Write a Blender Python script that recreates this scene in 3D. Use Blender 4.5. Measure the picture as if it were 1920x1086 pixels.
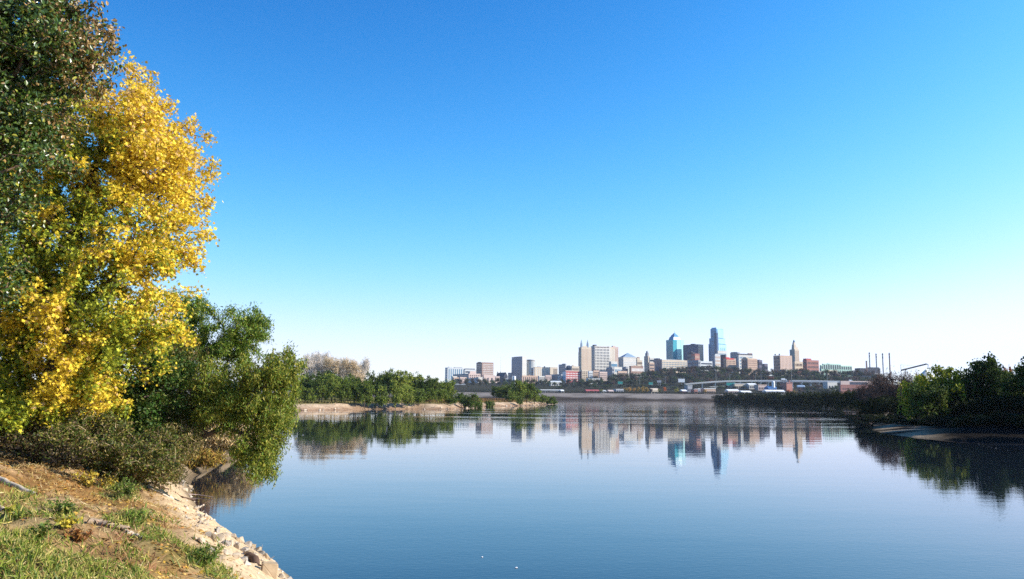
import bpy, bmesh, math, random
import numpy as np
from mathutils import Vector, Matrix
R = math.radians
scene = bpy.context.scene
for o in list(bpy.data.objects):
    bpy.data.objects.remove(o, do_unlink=True)
COL = scene.collection

# ------------------------------------------------------------------ camera
W, H, F = 1920.0, 1086.0, 1566.0          # photo size and focal length in pixels
CAM_H, PITCH, ROLL = 4.2, math.atan(200.7 / 1566.0), R(0.45)
fwd = Vector((0, math.cos(PITCH), math.sin(PITCH)))
r0, u0 = Vector((1, 0, 0)), Vector((0, -math.sin(PITCH), math.cos(PITCH)))
rgt = r0 * math.cos(ROLL) + u0 * math.sin(ROLL)
upv = u0 * math.cos(ROLL) - r0 * math.sin(ROLL)
CAMP = Vector((0, 0, CAM_H))
cam = bpy.data.cameras.new('camera')
cam.sensor_width = 36.0
cam.lens = 36.0 * F / W
cam.clip_start, cam.clip_end = 0.1, 60000
camo = bpy.data.objects.new('camera', cam)
COL.objects.link(camo)
m = Matrix((rgt, upv, -fwd)).transposed().to_4x4()
m.translation = CAMP
camo.matrix_world = m
scene.camera = camo

# ------------------------------------------------------------------ sky, sun, exposure
SUN_EL, SUN_AZ = R(29.0), R(101.0)          # azimuth clockwise from +Y (the view direction)
world = bpy.data.worlds.new('World')
scene.world = world
world.use_nodes = True
nt = world.node_tree
bg = nt.nodes['Background']
sky = nt.nodes.new('ShaderNodeTexSky')
sky.sky_type = 'NISHITA'
sky.sun_disc = False
sky.sun_elevation = SUN_EL
sky.sun_rotation = SUN_AZ
sky.altitude = 0
sky.air_density = 1.0
sky.dust_density = 0.2
sky.ozone_density = 6.0
EXPOSURE = 0.60
# the clear-air sky is deepened overhead and cleared to white at the horizon, brighter on the sun's side
SKY_K = 0.38
SKY_GAIN, SKY_GAMMA, SKY_REF, SKY_TOP = (0.0335, 0.250, 0.60), (2.75, 1.85, 1.55), (0.088, 0.182, 0.379), (1.10, 1.27, 1.80)
def sky_math(op, a, b):
    n = nt.nodes.new('ShaderNodeMath')
    n.operation = op
    for k, v in enumerate((a, b)):
        if isinstance(v, (int, float)): n.inputs[k].default_value = v
        else: nt.links.new(v, n.inputs[k])
    return n.outputs[0]
geo = nt.nodes.new('ShaderNodeTexCoord')
sx = nt.nodes.new('ShaderNodeSeparateXYZ')
nt.links.new(geo.outputs['Generated'], sx.inputs[0])
side = sky_math('ADD', sky_math('MULTIPLY', sx.outputs['X'], SKY_K), 1.0)
sc_ = nt.nodes.new('ShaderNodeSeparateColor')
nt.links.new(sky.outputs[0], sc_.inputs[0])
cb = nt.nodes.new('ShaderNodeCombineColor')
for k in range(3):
    v = sky_math('MULTIPLY', sky_math('MULTIPLY', sc_.outputs[k], 0.12), side)
    v = sky_math('POWER', sky_math('DIVIDE', v, SKY_REF[k]), SKY_GAMMA[k])
    v = sky_math('SUBTRACT', 1.0, sky_math('POWER', math.e, sky_math('MULTIPLY', v, -SKY_GAIN[k])))
    nt.links.new(sky_math('MULTIPLY', v, SKY_TOP[k] / (0.12 * 2 ** EXPOSURE)), cb.inputs[k])
nt.links.new(cb.outputs[0], bg.inputs['Color'])
bg.inputs['Strength'].default_value = 0.12
sl = bpy.data.lights.new('sun', 'SUN')
sl.energy = 5.0
sl.angle = R(0.5)
sl.color = (1.0, 0.94, 0.84)
so = bpy.data.objects.new('sun', sl)
COL.objects.link(so)
SUN_DIR = Vector((math.sin(SUN_AZ) * math.cos(SUN_EL), math.cos(SUN_AZ) * math.cos(SUN_EL), math.sin(SUN_EL)))
so.rotation_euler = SUN_DIR.to_track_quat('Z', 'Y').to_euler()
so.location = (60, -20, 80)
scene.view_settings.view_transform = 'Standard'
scene.view_settings.look = 'None'
scene.view_settings.exposure = EXPOSURE
scene.view_settings.gamma = 1.0
scene.render.engine = 'CYCLES'
scene.cycles.max_bounces = 6
scene.cycles.diffuse_bounces = 2
scene.cycles.glossy_bounces = 3
scene.cycles.transmission_bounces = 3
scene.cycles.volume_bounces = 0
scene.cycles.use_denoising = False

# ------------------------------------------------------------------ picture <-> place
def ray(px, py):
    return (fwd + rgt * ((px - W / 2) / F) - upv * ((py - H / 2) / F))
def at(px, py, Y):
    d = ray(px, py)
    return CAMP + d * (Y / d.y)
def on_z(px, py, z=0.0):
    d = ray(px, py)
    return CAMP + d * ((z - CAM_H) / d.z)
def proj(P):
    P = np.asarray(P, float).reshape(-1, 3) - np.array(CAMP)
    x, y, z = P @ np.array(rgt), P @ np.array(upv), P @ np.array(fwd)
    z = np.maximum(z, 1e-3)
    return W / 2 + F * x / z, H / 2 - F * y / z

# ------------------------------------------------------------------ numbers
def _h(ix, iy, seed):
    n = (ix.astype(np.int64) * 374761393 + iy.astype(np.int64) * 668265263 + seed * 974711) & 0x7fffffff
    n = ((n ^ (n >> 13)) * 1274126177) & 0x7fffffff
    return ((n ^ (n >> 16)) & 0xffff) / 65535.0
def vnoise(x, y, seed=0):
    x, y = np.asarray(x, float), np.asarray(y, float)
    ix, iy = np.floor(x), np.floor(y)
    fx, fy = x - ix, y - iy
    fx, fy = fx * fx * (3 - 2 * fx), fy * fy * (3 - 2 * fy)
    a, b = _h(ix, iy, seed), _h(ix + 1, iy, seed)
    c, d = _h(ix, iy + 1, seed), _h(ix + 1, iy + 1, seed)
    return (a + (b - a) * fx) * (1 - fy) + (c + (d - c) * fx) * fy
def fbm(x, y, seed=0, n=4):
    s, a, t = 0, 1.0, 0
    for k in range(n):
        s = s + a * vnoise(np.asarray(x) * 2 ** k, np.asarray(y) * 2 ** k, seed + 17 * k)
        t += a
        a *= .5
    return s / t
def sstep(x, a, b):
    t = np.clip((np.asarray(x, float) - a) / (b - a), 0, 1)
    return t * t * (3 - 2 * t)
def poly_sdf(P, poly):
    """positive inside"""
    P, poly = np.asarray(P, float), np.asarray(poly, float)
    d2 = np.full(len(P), 1e18)
    ins = np.zeros(len(P), bool)
    n = len(poly)
    for i in range(n):
        a, b = poly[i], poly[(i + 1) % n]
        ab = b - a
        t = np.clip(((P - a) @ ab) / max(ab @ ab, 1e-9), 0, 1)
        q = P - (a + t[:, None] * ab)
        d2 = np.minimum(d2, (q ** 2).sum(1))
        c = (a[1] > P[:, 1]) != (b[1] > P[:, 1])
        xx = a[0] + (P[:, 1] - a[1]) / ((b[1] - a[1]) if abs(b[1] - a[1]) > 1e-9 else 1e-9) * ab[0]
        ins ^= c & (P[:, 0] < xx)
    return np.where(ins, 1, -1) * np.sqrt(d2)

# ------------------------------------------------------------------ meshes
def np_mesh(name, V, faces, mats, cols=None, smooth=False, mi=None):
    """faces: list of (n,k) int arrays; cols per vertex; mi: list of material index per face array"""
    V = np.asarray(V, np.float32)
    me = bpy.data.meshes.new(name)
    faces = [np.asarray(f, np.int32) for f in faces]
    idx = [k for k, f in enumerate(faces) if len(f)]
    loops = np.concatenate([faces[k].ravel() for k in idx])
    sizes = np.concatenate([np.full(len(faces[k]), faces[k].shape[1], np.int32) for k in idx])
    me.vertices.add(len(V))
    me.vertices.foreach_set('co', V.ravel())
    me.loops.add(len(loops))
    me.loops.foreach_set('vertex_index', loops)
    me.polygons.add(len(sizes))
    st = np.concatenate([[0], np.cumsum(sizes)[:-1]]).astype(np.int32)
    me.polygons.foreach_set('loop_start', st)
    me.polygons.foreach_set('loop_total', sizes)
    if mi is not None:
        me.polygons.foreach_set('material_index', np.concatenate([np.full(len(faces[k]), mi[k], np.int32) for k in idx]))
    me.polygons.foreach_set('use_smooth', np.full(len(sizes), bool(smooth)))
    for mm in (mats if isinstance(mats, (list, tuple)) else [mats]):
        me.materials.append(mm)
    if cols is not None:
        a = me.color_attributes.new('Col', 'FLOAT_COLOR', 'POINT')
        c = np.ones((len(V), 4), np.float32)
        c[:, :3] = cols
        a.data.foreach_set('color', c.ravel())
    me.update(calc_edges=True)
    return me
def link(name, me, parent=None, loc=(0, 0, 0), rz=0):
    o = bpy.data.objects.new(name, me)
    COL.objects.link(o)
    o.location = loc
    o.rotation_euler = (0, 0, rz)
    if parent is not None:
        o.parent = parent
    return o
LABELS = {}
def tag(o, label=None, cat=None, group=None, kind=None):
    if label:
        assert 3 < len(label.split()) < 17, label
        o['label'] = label
        LABELS.setdefault(label, []).append(o.name)
    if cat: o['category'] = cat
    if group: o['group'] = group
    if kind: o['kind'] = kind
    return o
def thing(name, label, cat, loc, rz=0, group=None):
    o = bpy.data.objects.new(name, None)
    COL.objects.link(o)
    o.location = loc
    o.rotation_euler = (0, 0, rz)
    o.empty_display_size = 0.1
    return tag(o, label, cat, group)
def place(root, loc, rz, scale, label, cat, group=None):
    """a copy of a thing and of its parts"""
    r = root.copy()
    COL.objects.link(r)
    r.location, r.rotation_euler, r.scale = loc, (0, 0, rz), scale
    for k in ('label', 'category', 'group'):
        if k in r: del r[k]
    tag(r, label, cat, group)
    for ch in root.children:
        c = ch.copy()
        COL.objects.link(c)
        c.parent = r
        for g in ch.children:
            d = g.copy()
            COL.objects.link(d)
            d.parent = c
    return r
class Boxes:
    def __init__(s):
        s.V, s.F4, s.F3, s.n = [], [], [], 0
    def add(s, V, F4=(), F3=()):
        s.V.append(np.asarray(V, float))
        if len(F4): s.F4.append(np.asarray(F4) + s.n)
        if len(F3): s.F3.append(np.asarray(F3) + s.n)
        s.n += len(V)
        return s
    def box(s, x0, x1, y0, y1, z0, z1, tx=0, ty=0):
        V = [(x0, y0, z0), (x1, y0, z0), (x1, y1, z0), (x0, y1, z0),
             (x0 + tx, y0 + ty, z1), (x1 - tx, y0 + ty, z1), (x1 - tx, y1 - ty, z1), (x0 + tx, y1 - ty, z1)]
        return s.add(V, [(0, 3, 2, 1), (4, 5, 6, 7), (0, 1, 5, 4), (1, 2, 6, 5), (2, 3, 7, 6), (3, 0, 4, 7)])
    def gable(s, x0, x1, y0, y1, z0, z1, along='x'):
        if along == 'x':
            ym = (y0 + y1) / 2
            V = [(x0, y0, z0), (x1, y0, z0), (x1, y1, z0), (x0, y1, z0), (x0, ym, z1), (x1, ym, z1)]
            return s.add(V, [(0, 3, 2, 1), (0, 1, 5, 4), (2, 3, 4, 5)], [(0, 4, 3), (1, 2, 5)])
        xm = (x0 + x1) / 2
        V = [(x0, y0, z0), (x1, y0, z0), (x1, y1, z0), (x0, y1, z0), (xm, y0, z1), (xm, y1, z1)]
        return s.add(V, [(0, 3, 2, 1), (1, 2, 5, 4), (3, 0, 4, 5)], [(0, 1, 4), (2, 3, 5)])
    def pyramid(s, x0, x1, y0, y1, z0, z1):
        V = [(x0, y0, z0), (x1, y0, z0), (x1, y1, z0), (x0, y1, z0), ((x0 + x1) / 2, (y0 + y1) / 2, z1)]
        return s.add(V, [(0, 3, 2, 1)], [(0, 1, 4), (1, 2, 4), (2, 3, 4), (3, 0, 4)])
    def lathe(s, cx, cy, prof, n=16):
        k = len(prof)
        V = []
        for (r, z) in prof:
            for i in range(n):
                a = 2 * math.pi * i / n
                V.append((cx + r * math.cos(a), cy + r * math.sin(a), z))
        F = [(j * n + i, j * n + (i + 1) % n, (j + 1) * n + (i + 1) % n, (j + 1) * n + i) for j in range(k - 1) for i in range(n)]
        s.add(V, F)
        for j, rev in ((0, True), (k - 1, False)):
            c = s.n
            T = [(0, (i + 2) if i + 2 <= n else 1, i + 1) if rev else (0, i + 1, (i + 2) if i + 2 <= n else 1) for i in range(n)]
            s.add([(cx, cy, prof[j][1])] + V[j * n:(j + 1) * n], [], T)
        return s
    def bar(s, a, b, r, n=4, r2=None):
        a, b = np.asarray(a, float), np.asarray(b, float)
        V, F = tube_np(a[None], b[None], np.array([r]), np.array([r if r2 is None else r2]), n)
        s.add(V, F)
        return s
    def mesh(s, name, mat, smooth=False):
        fs = []
        if s.F4: fs.append(np.concatenate(s.F4))
        if s.F3: fs.append(np.concatenate(s.F3))
        return np_mesh(name, np.concatenate(s.V), fs, mat, smooth=smooth)
def tube_np(A, B, ra, rb, n=4):
    d = B - A
    L = np.linalg.norm(d, axis=1, keepdims=True)
    d = d / np.maximum(L, 1e-9)
    ref = np.where(np.abs(d[:, 2:3]) > .9, np.array([[1., 0, 0]]), np.array([[0, 0, 1.]]))
    u = np.cross(d, ref)
    u /= np.maximum(np.linalg.norm(u, axis=1, keepdims=True), 1e-9)
    v = np.cross(d, u)
    ang = np.arange(n) * 2 * math.pi / n
    ring = np.cos(ang)[None, :, None] * u[:, None] + np.sin(ang)[None, :, None] * v[:, None]
    V = np.concatenate([A[:, None] + ring * ra[:, None, None], B[:, None] + ring * rb[:, None, None]], axis=1)
    k = len(A)
    base = (np.arange(k) * 2 * n)[:, None]
    fs = [np.stack([base[:, 0] + i, base[:, 0] + i + n, base[:, 0] + (i + 1) % n + n, base[:, 0] + (i + 1) % n], axis=1) for i in range(n)]
    return V.reshape(-1, 3), np.concatenate(fs)

# ------------------------------------------------------------------ materials
MATS = {}
def nodes(name):
    mt = bpy.data.materials.new(name)
    mt.use_nodes = True
    return mt, mt.node_tree, mt.node_tree.nodes['Principled BSDF']
def M(name, color, rough=.8, var=.18, scale=.05, spec=.3, metal=0.0):
    """plain weathered surface: colour broken up by object-space noise"""
    if name in MATS: return MATS[name]
    mt, t, p = nodes(name)
    tc = t.nodes.new('ShaderNodeTexCoord')
    nz = t.nodes.new('ShaderNodeTexNoise')
    nz.inputs['Scale'].default_value = scale
    nz.inputs['Detail'].default_value = 6
    t.links.new(tc.outputs['Object'], nz.inputs['Vector'])
    rp = t.nodes.new('ShaderNodeValToRGB')
    c = np.array(color)
    rp.color_ramp.elements[0].position = .3
    rp.color_ramp.elements[1].position = .7
    rp.color_ramp.elements[0].color = (*np.clip(c * (1 - var), 0, 1), 1)
    rp.color_ramp.elements[1].color = (*np.clip(c * (1 + var * .6), 0, 1), 1)
    t.links.new(nz.outputs['Fac'], rp.inputs['Fac'])
    t.links.new(rp.outputs['Color'], p.inputs['Base Color'])
    p.inputs['Roughness'].default_value = rough
    p.inputs['Specular IOR Level'].default_value = spec
    p.inputs['Metallic'].default_value = metal
    MATS[name] = mt
    return mt
def leaf_mat(name, trans=.35, rough=.5, spec=.3, hue=0.0):
    mt, t, p = nodes(name)
    at_ = t.nodes.new('ShaderNodeAttribute')
    at_.attribute_name = 'Col'
    src = at_.outputs['Color']
    if hue:
        oi = t.nodes.new('ShaderNodeObjectInfo')
        h = t.nodes.new('ShaderNodeHueSaturation')
        mr = t.nodes.new('ShaderNodeMapRange')
        mr.inputs['To Min'].default_value = .5 - hue
        mr.inputs['To Max'].default_value = .5 + hue * .4
        mv = t.nodes.new('ShaderNodeMapRange')
        mv.inputs['To Min'].default_value = 1.35
        mv.inputs['To Max'].default_value = .7
        t.links.new(oi.outputs['Random'], mr.inputs['Value'])
        t.links.new(oi.outputs['Random'], mv.inputs['Value'])
        t.links.new(mr.outputs['Result'], h.inputs['Hue'])
        t.links.new(mv.outputs['Result'], h.inputs['Value'])
        t.links.new(src, h.inputs['Color'])
        src = h.outputs['Color']
    t.links.new(src, p.inputs['Base Color'])
    p.inputs['Roughness'].default_value = rough
    p.inputs['Specular IOR Level'].default_value = spec
    tr = t.nodes.new('ShaderNodeBsdfTranslucent')
    t.links.new(src, tr.inputs['Color'])
    mx = t.nodes.new('ShaderNodeMixShader')
    mx.inputs['Fac'].default_value = trans
    t.links.new(p.outputs[0], mx.inputs[1])
    t.links.new(tr.outputs[0], mx.inputs[2])
    t.links.new(mx.outputs[0], t.nodes['Material Output'].inputs['Surface'])
    return mt
LEAF = leaf_mat('leaf', .26)
LEAF_GLOSS = leaf_mat('leaf_gloss', .18, .32, .55)
LEAF_GOLD = leaf_mat('leaf_gold', .28)
LEAF_FAR = leaf_mat('leaf_far', .25, .7, .15, hue=.02)
LEAF_DULL = leaf_mat('leaf_dull', .12, .8, .1)
BARK = M('bark', (.10, .075, .055), .9, .5, 3.0, .1)
BARK_PALE = M('bark_pale', (.34, .29, .23), .9, .4, 2.0, .1)
BARK_DARK = M('bark_dark', (.045, .035, .028), .9, .4, 2.0, .1)
STEM_TAN = M('stem_tan', (.36, .27, .15), .9, .3, 4.0, .1)
# ------------------------------------------------------------------ land and water
def w2(px, py):
    p = on_z(px, py)
    return (p.x, p.y)
SHORE_L = [(7, -8), (3.6, 2), (0.9, 7.5), (-2.2, 13.5)] + [w2(*q) for q in
    [(548, 1086), (500, 1050), (445, 1012), (398, 985), (374, 962), (360, 935), (354, 912), (364, 894), (408, 873), (458, 854)]]
far_l = [w2(*q) for q in [(545, 770), (620, 768.8), (700, 767.6), (780, 767.4), (830, 768), (868, 766), (893, 762.4), (930, 762),
                          (985, 761), (1020, 759), (1046, 757)]]
a_, b_ = np.array(SHORE_L[-1]), np.array(far_l[0])
SHORE_L += [tuple(a_ + (b_ - a_) * k + np.array((1.5 * math.sin(k * 9), 0))) for k in (.15, .3, .5, .7, .85)] + far_l
tip = np.array(SHORE_L[-1])
LAND_L = SHORE_L + [tuple(tip + (2, 25)), tuple(tip + (-18, 55)), tuple(tip + (-80, 80)), tuple(tip + (-300, 60)), (-500, 400), (-500, -8)]
SHORE_R = [w2(*q) for q in [(1326, 753.2), (1420, 756.5), (1500, 759.5), (1560, 764), (1598, 770), (1610, 782), (1634, 797), (1628, 806), (1650, 813),
                            (1700, 820), (1770, 826), (1850, 829), (1920, 831)]]
LAND_R = SHORE_R + [(140, 60), (160, 20), (700, 20), (900, 900), (500, 1120), (300, 1080)]

def z_left(X, Y, s):
    z = np.where(s > 0, 2.75 * (1 - np.exp(-np.maximum(s, 0) / 3.4)), .55 * s)
    n = fbm(X * .55, Y * .55, 3) - .5
    n2 = fbm(X * 2.0, Y * 2.0, 8, 3) - .5
    amp = sstep(s, -.3, 1.5)
    z = z + amp * (.62 * n + .36 * n2) + sstep(s, 3, 12) * .5
    # cut bank of the far peninsula
    far = sstep(Y, 120, 210)
    zf = np.where(s > 0, 1.55 * sstep(s, .3, 5.0) + .03 * np.maximum(np.minimum(s, 40), 0), .3 * s) + .7 * (fbm(X * .13, Y * .13, 5) - .5) * sstep(s, .6, 4)
    return z * (1 - far) + zf * far
def z_right(X, Y, s):
    z = np.where(s > 0, .05 * np.minimum(s, 16) + 2.6 * sstep(s, 9, 24) + 1.2 * sstep(s, 20, 60), .25 * s)
    z = z + sstep(s, .3, 3) * (.7 * (fbm(X * .12, Y * .12, 21) - .38) + .3 * (fbm(X * .5, Y * .5, 25) - .4))
    return z + sstep(Y, 300, 800) * sstep(s, 2, 30) * 3.0
def ground_left(x, y):
    s = poly_sdf([(x, y)], LAND_L)
    return float(z_left(np.array([x]), np.array([y]), s)[0])
def ground_right(x, y):
    s = poly_sdf([(x, y)], LAND_R)
    return float(z_right(np.array([x]), np.array([y]), s)[0])
def grid_land(name, x0, x1, y0, y1, step, poly, zf, mat, colf, dz=0.0, smin=-2.0, keep=None):
    xs, ys = np.arange(x0, x1 + step, step), np.arange(y0, y1 + step, step)
    X, Y = np.meshgrid(xs, ys)
    X, Y = X.ravel(), Y.ravel()
    s = poly_sdf(np.stack([X, Y], 1), poly)
    Z = zf(X, Y, s) + dz
    nx, ny = len(xs), len(ys)
    i = (np.arange(ny - 1)[:, None] * nx + np.arange(nx - 1)[None]).ravel()
    Q = np.stack([i, i + 1, i + 1 + nx, i + nx], 1)
    ok = (s[Q] > smin).any(1)
    if keep is not None: ok &= keep(X[Q].mean(1), Y[Q].mean(1))
    Q = Q[ok]
    used = np.unique(Q)
    re = np.full(len(X), -1)
    re[used] = np.arange(len(used))
    V = np.stack([X, Y, Z], 1)[used]
    me = np_mesh(name, V, [re[Q]], mat, cols=colf(V[:, 0], V[:, 1], V[:, 2], s[used]), smooth=True)
    return link(name, me)
def soil_mat(name, bump=.6, nscale=9.0, bd=.04):
    mt, t, p = nodes(name)
    at_ = t.nodes.new('ShaderNodeAttribute')
    at_.attribute_name = 'Col'
    tc = t.nodes.new('ShaderNodeTexCoord')
    nz = t.nodes.new('ShaderNodeTexNoise')
    nz.inputs['Scale'].default_value = nscale
    nz.inputs['Detail'].default_value = 8
    nz.inputs['Roughness'].default_value = .7
    t.links.new(tc.outputs['Object'], nz.inputs['Vector'])
    mr = t.nodes.new('ShaderNodeMapRange')
    mr.inputs['From Min'].default_value, mr.inputs['From Max'].default_value = .3, .7
    mr.inputs['To Min'].default_value, mr.inputs['To Max'].default_value = .55, 1.35
    t.links.new(nz.outputs['Fac'], mr.inputs['Value'])
    mx = t.nodes.new('ShaderNodeVectorMath')
    mx.operation = 'SCALE'
    t.links.new(at_.outputs['Color'], mx.inputs[0])
    t.links.new(mr.outputs['Result'], mx.inputs['Scale'])
    t.links.new(mx.outputs['Vector'], p.inputs['Base Color'])
    p.inputs['Roughness'].default_value = .9
    p.inputs['Specular IOR Level'].default_value = 0
    b = t.nodes.new('ShaderNodeBump')
    b.inputs['Strength'].default_value = bump
    b.inputs['Distance'].default_value = bd
    t.links.new(nz.outputs['Fac'], b.inputs['Height'])
    t.links.new(b.outputs['Normal'], p.inputs['Normal'])
    return mt
SOIL = soil_mat('soil')
SOIL_FAR = soil_mat('soil_far', .8, 1.2, .3)

# where the near bank carries grass, litter, bare sand (all in metres on the ground)
def blob(X, Y, Z, px, py, rx, ry):
    u, v = proj(np.stack([X, Y, Z], 1))
    return np.exp(-(((u - px) / rx) ** 2 + ((v - py) / ry) ** 2))
def grass_mask(X, Y, Z, s):
    g = np.zeros(len(X))
    for q in [(20, 1025, 90, 46), (150, 1070, 160, 40), (20, 960, 60, 30), (110, 968, 36, 14), (250, 982, 44, 12), (290, 1020, 36, 18),
              (365, 1050, 46, 20), (420, 1082, 46, 22), (225, 925, 30, 16), (330, 1035, 34, 16), (120, 1075, 80, 18), (40, 1085, 130, 32)]:
        g = np.maximum(g, blob(X, Y, Z, *q))
    g = g * (.55 + .9 * fbm(X * 1.3, Y * 1.3, 31)) 
    return np.clip(g, 0, 1) * sstep(s, 1.5, 2.4)
def near_col(X, Y, Z, s):
    n = fbm(X * .8, Y * .8, 41)[:, None]
    n2 = fbm(X * 3, Y * 3, 44)[:, None]
    tan, brown, litter = np.array((.44, .29, .15)), np.array((.12, .065, .03)), np.array((.34, .18, .06))
    c = tan * (1 - sstep(n, .38, .62)) + litter * sstep(n, .38, .62)
    c = c * (1 - .75 * sstep(n2, .42, .66)) + brown * .75 * sstep(n2, .42, .66)
    sand = (1 - sstep(s, 1.9, 2.9))[:, None]
    c = c * (1 - sand) + np.array((.58, .42, .25)) * (1 - .45 * sstep(Y, 30, 42))[:, None] * sand
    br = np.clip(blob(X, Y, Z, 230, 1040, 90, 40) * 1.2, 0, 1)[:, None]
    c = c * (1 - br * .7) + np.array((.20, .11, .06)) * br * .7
    g = grass_mask(X, Y, Z, s)[:, None]
    c = c * (1 - .6 * g) + np.array((.16, .17, .04)) * .6 * g
    wet = (1 - sstep(Z + .12 * (n2[:, 0] - .5), .06, .34))[:, None]
    return c * (1 - .62 * wet)
def far_left_col(X, Y, Z, s):
    n = fbm(X * .1, Y * .1, 51)[:, None]
    n2 = fbm(X * .4, Y * .25, 52)[:, None]
    sand = np.array((.56, .41, .27)) * (.35 + 1.0 * fbm(X * .9, Y * .5, 55)[:, None])
    inner = np.array((.22, .17, .07)) * (1 - n) + np.array((.10, .11, .03)) * n
    k = sstep(s, 4.5, 7)[:, None]
    c = sand * (1 - k) + inner * k
    wet = (1 - sstep(Z + .5 * (n2[:, 0] - .5), .45, .85))[:, None]
    return c * (1 - .75 * wet) + np.array((.26, .15, .085)) * .75 * wet
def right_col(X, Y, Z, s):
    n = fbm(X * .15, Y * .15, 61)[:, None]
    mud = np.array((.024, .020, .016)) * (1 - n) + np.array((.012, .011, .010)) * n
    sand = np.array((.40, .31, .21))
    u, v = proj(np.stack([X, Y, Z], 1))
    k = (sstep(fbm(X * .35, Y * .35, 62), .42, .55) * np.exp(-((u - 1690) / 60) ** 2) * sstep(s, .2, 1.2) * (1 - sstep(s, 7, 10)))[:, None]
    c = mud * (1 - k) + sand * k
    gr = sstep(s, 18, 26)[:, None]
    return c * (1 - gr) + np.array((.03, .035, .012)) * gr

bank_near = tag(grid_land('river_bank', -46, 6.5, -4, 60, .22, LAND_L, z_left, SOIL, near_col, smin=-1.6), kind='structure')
bank_far = tag(grid_land('peninsula_bank', -330, 60, 59.8, 640, 2.4, LAND_L, z_left, SOIL_FAR, far_left_col, dz=-.06, smin=-6), kind='structure')
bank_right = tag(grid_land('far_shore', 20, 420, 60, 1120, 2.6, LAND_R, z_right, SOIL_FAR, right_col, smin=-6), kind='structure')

# city side: a levee, flats behind it and the bluff under downtown
LEV0, LEV1 = 1235.0, 1282.0
def z_city(X, Y):
    kx = X / np.maximum(Y, 1)
    z = 10.3 + 12 * sstep(Y, 1330, 1500)
    bluff = 10 + 11 * sstep(kx, .05, .12) + 15 * sstep(kx, .12, .22) - 6 * sstep(kx, .25, .30) - 22 * sstep(kx, .42, .47)
    z = z + bluff * sstep(Y, 1490, 1790) + 1.0 * (fbm(X * .01, Y * .01, 71) - .5)
    return z - 16 * sstep(Y, 3200, 4300)
def zc(x, y):
    return float(z_city(np.array([x]), np.array([y]))[0])
ys = np.concatenate([np.arange(1283, 1900, 12), np.arange(1900, 3400, 60), np.array([3700, 4200])])
xs = np.concatenate([[-4000, -2500, -1500], np.arange(-1000, 1500, 20), [2200, 3000, 4000]])
Xg, Yg = np.meshgrid(xs, ys)
Zg = z_city(Xg.ravel(), Yg.ravel())
i_ = (np.arange(len(ys) - 1)[:, None] * len(xs) + np.arange(len(xs) - 1)[None]).ravel()
Q = np.stack([i_, i_ + 1, i_ + 1 + len(xs), i_ + len(xs)], 1)
nz_ = fbm(Xg.ravel() * .02, Yg.ravel() * .02, 73)[:, None]
cc = np.array((.022, .028, .018)) * (1 - nz_) + np.array((.06, .055, .04)) * nz_
tag(link('ground', np_mesh('ground', np.stack([Xg.ravel(), Yg.ravel(), Zg], 1), [Q], SOIL_FAR, cols=cc, smooth=True)), kind='structure')
xs = np.arange(-1000, 1500, 8.0)
ts = np.linspace(0, 1, 16)
Xg, Tg = np.meshgrid(xs, ts)
Xf, Tf = Xg.ravel(), Tg.ravel()
bulge = 14 * (fbm(Xf * .01, Tf * 0, 81) - .5)
Yf = LEV0 + (LEV1 - LEV0) * Tf + bulge * (1 - Tf)
Zf = -1.2 + 11.4 * np.minimum(Tf * 1.15, 1) + 1.2 * (fbm(Xf * .05, Tf * 4, 82) - .5) * np.sin(np.pi * Tf)
n_ = fbm(Xf * .03, Tf * 3, 83)[:, None]
mud = (1 - sstep(Tf + .5 * (n_[:, 0] - .5), .34, .46))[:, None]
cc = np.array((.22, .19, .165)) * (.45 + 1.1 * fbm(Xf * .09, Tf * 6, 84)[:, None])
cc = cc * (1 - mud) + np.array((.055, .043, .034)) * (.5 + 1.0 * fbm(Xf * .15, Tf * 8, 85)[:, None]) * mud
i_ = (np.arange(len(ts) - 1)[:, None] * len(xs) + np.arange(len(xs) - 1)[None]).ravel()
Q = np.stack([i_, i_ + 1, i_ + 1 + len(xs), i_ + len(xs)], 1)
tag(link('levee_bank', np_mesh('levee_bank', np.stack([Xf, Yf, Zf], 1), [Q], SOIL_FAR, cols=cc, smooth=True)), kind='structure')

# river
mt, t, p = nodes('river_water')
p.inputs['Base Color'].default_value = (.011, .017, .026, 1)
p.inputs['Roughness'].default_value = .015
p.inputs['IOR'].default_value = 1.333
p.inputs['Specular IOR Level'].default_value = .5
tc = t.nodes.new('ShaderNodeTexCoord')
def wnoise(sx, sy, scale, det=3, rough=.5):
    mp = t.nodes.new('ShaderNodeMapping')
    mp.inputs['Scale'].default_value = (sx, sy, 1)
    t.links.new(tc.outputs['Object'], mp.inputs['Vector'])
    n = t.nodes.new('ShaderNodeTexNoise')
    n.inputs['Scale'].default_value = scale
    n.inputs['Detail'].default_value = det
    n.inputs['Roughness'].default_value = rough
    t.links.new(mp.outputs['Vector'], n.inputs['Vector'])
    return n.outputs['Fac']
def maths(op, a, b, clamp=False):
    n = t.nodes.new('ShaderNodeMath')
    n.operation = op
    n.use_clamp = clamp
    for k, v in enumerate((a, b)):
        if isinstance(v, (int, float)): n.inputs[k].default_value = v
        else: t.links.new(v, n.inputs[k])
    return n.outputs[0]
def mrange(v, a, b, c, d):
    n = t.nodes.new('ShaderNodeMapRange')
    n.interpolation_type = 'SMOOTHSTEP'
    for k, x in zip(('From Min', 'From Max', 'To Min', 'To Max'), (a, b, c, d)): n.inputs[k].default_value = x
    t.links.new(v, n.inputs['Value'])
    return n.outputs['Result']
sep = t.nodes.new('ShaderNodeSeparateXYZ')
t.links.new(tc.outputs['Object'], sep.inputs[0])
midriver = mrange(sep.outputs['Y'], 85, 190, 0, 1)
patch = mrange(wnoise(.010, .045, 1.0, 4, .6), .46, .60, 0, 1)
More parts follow.
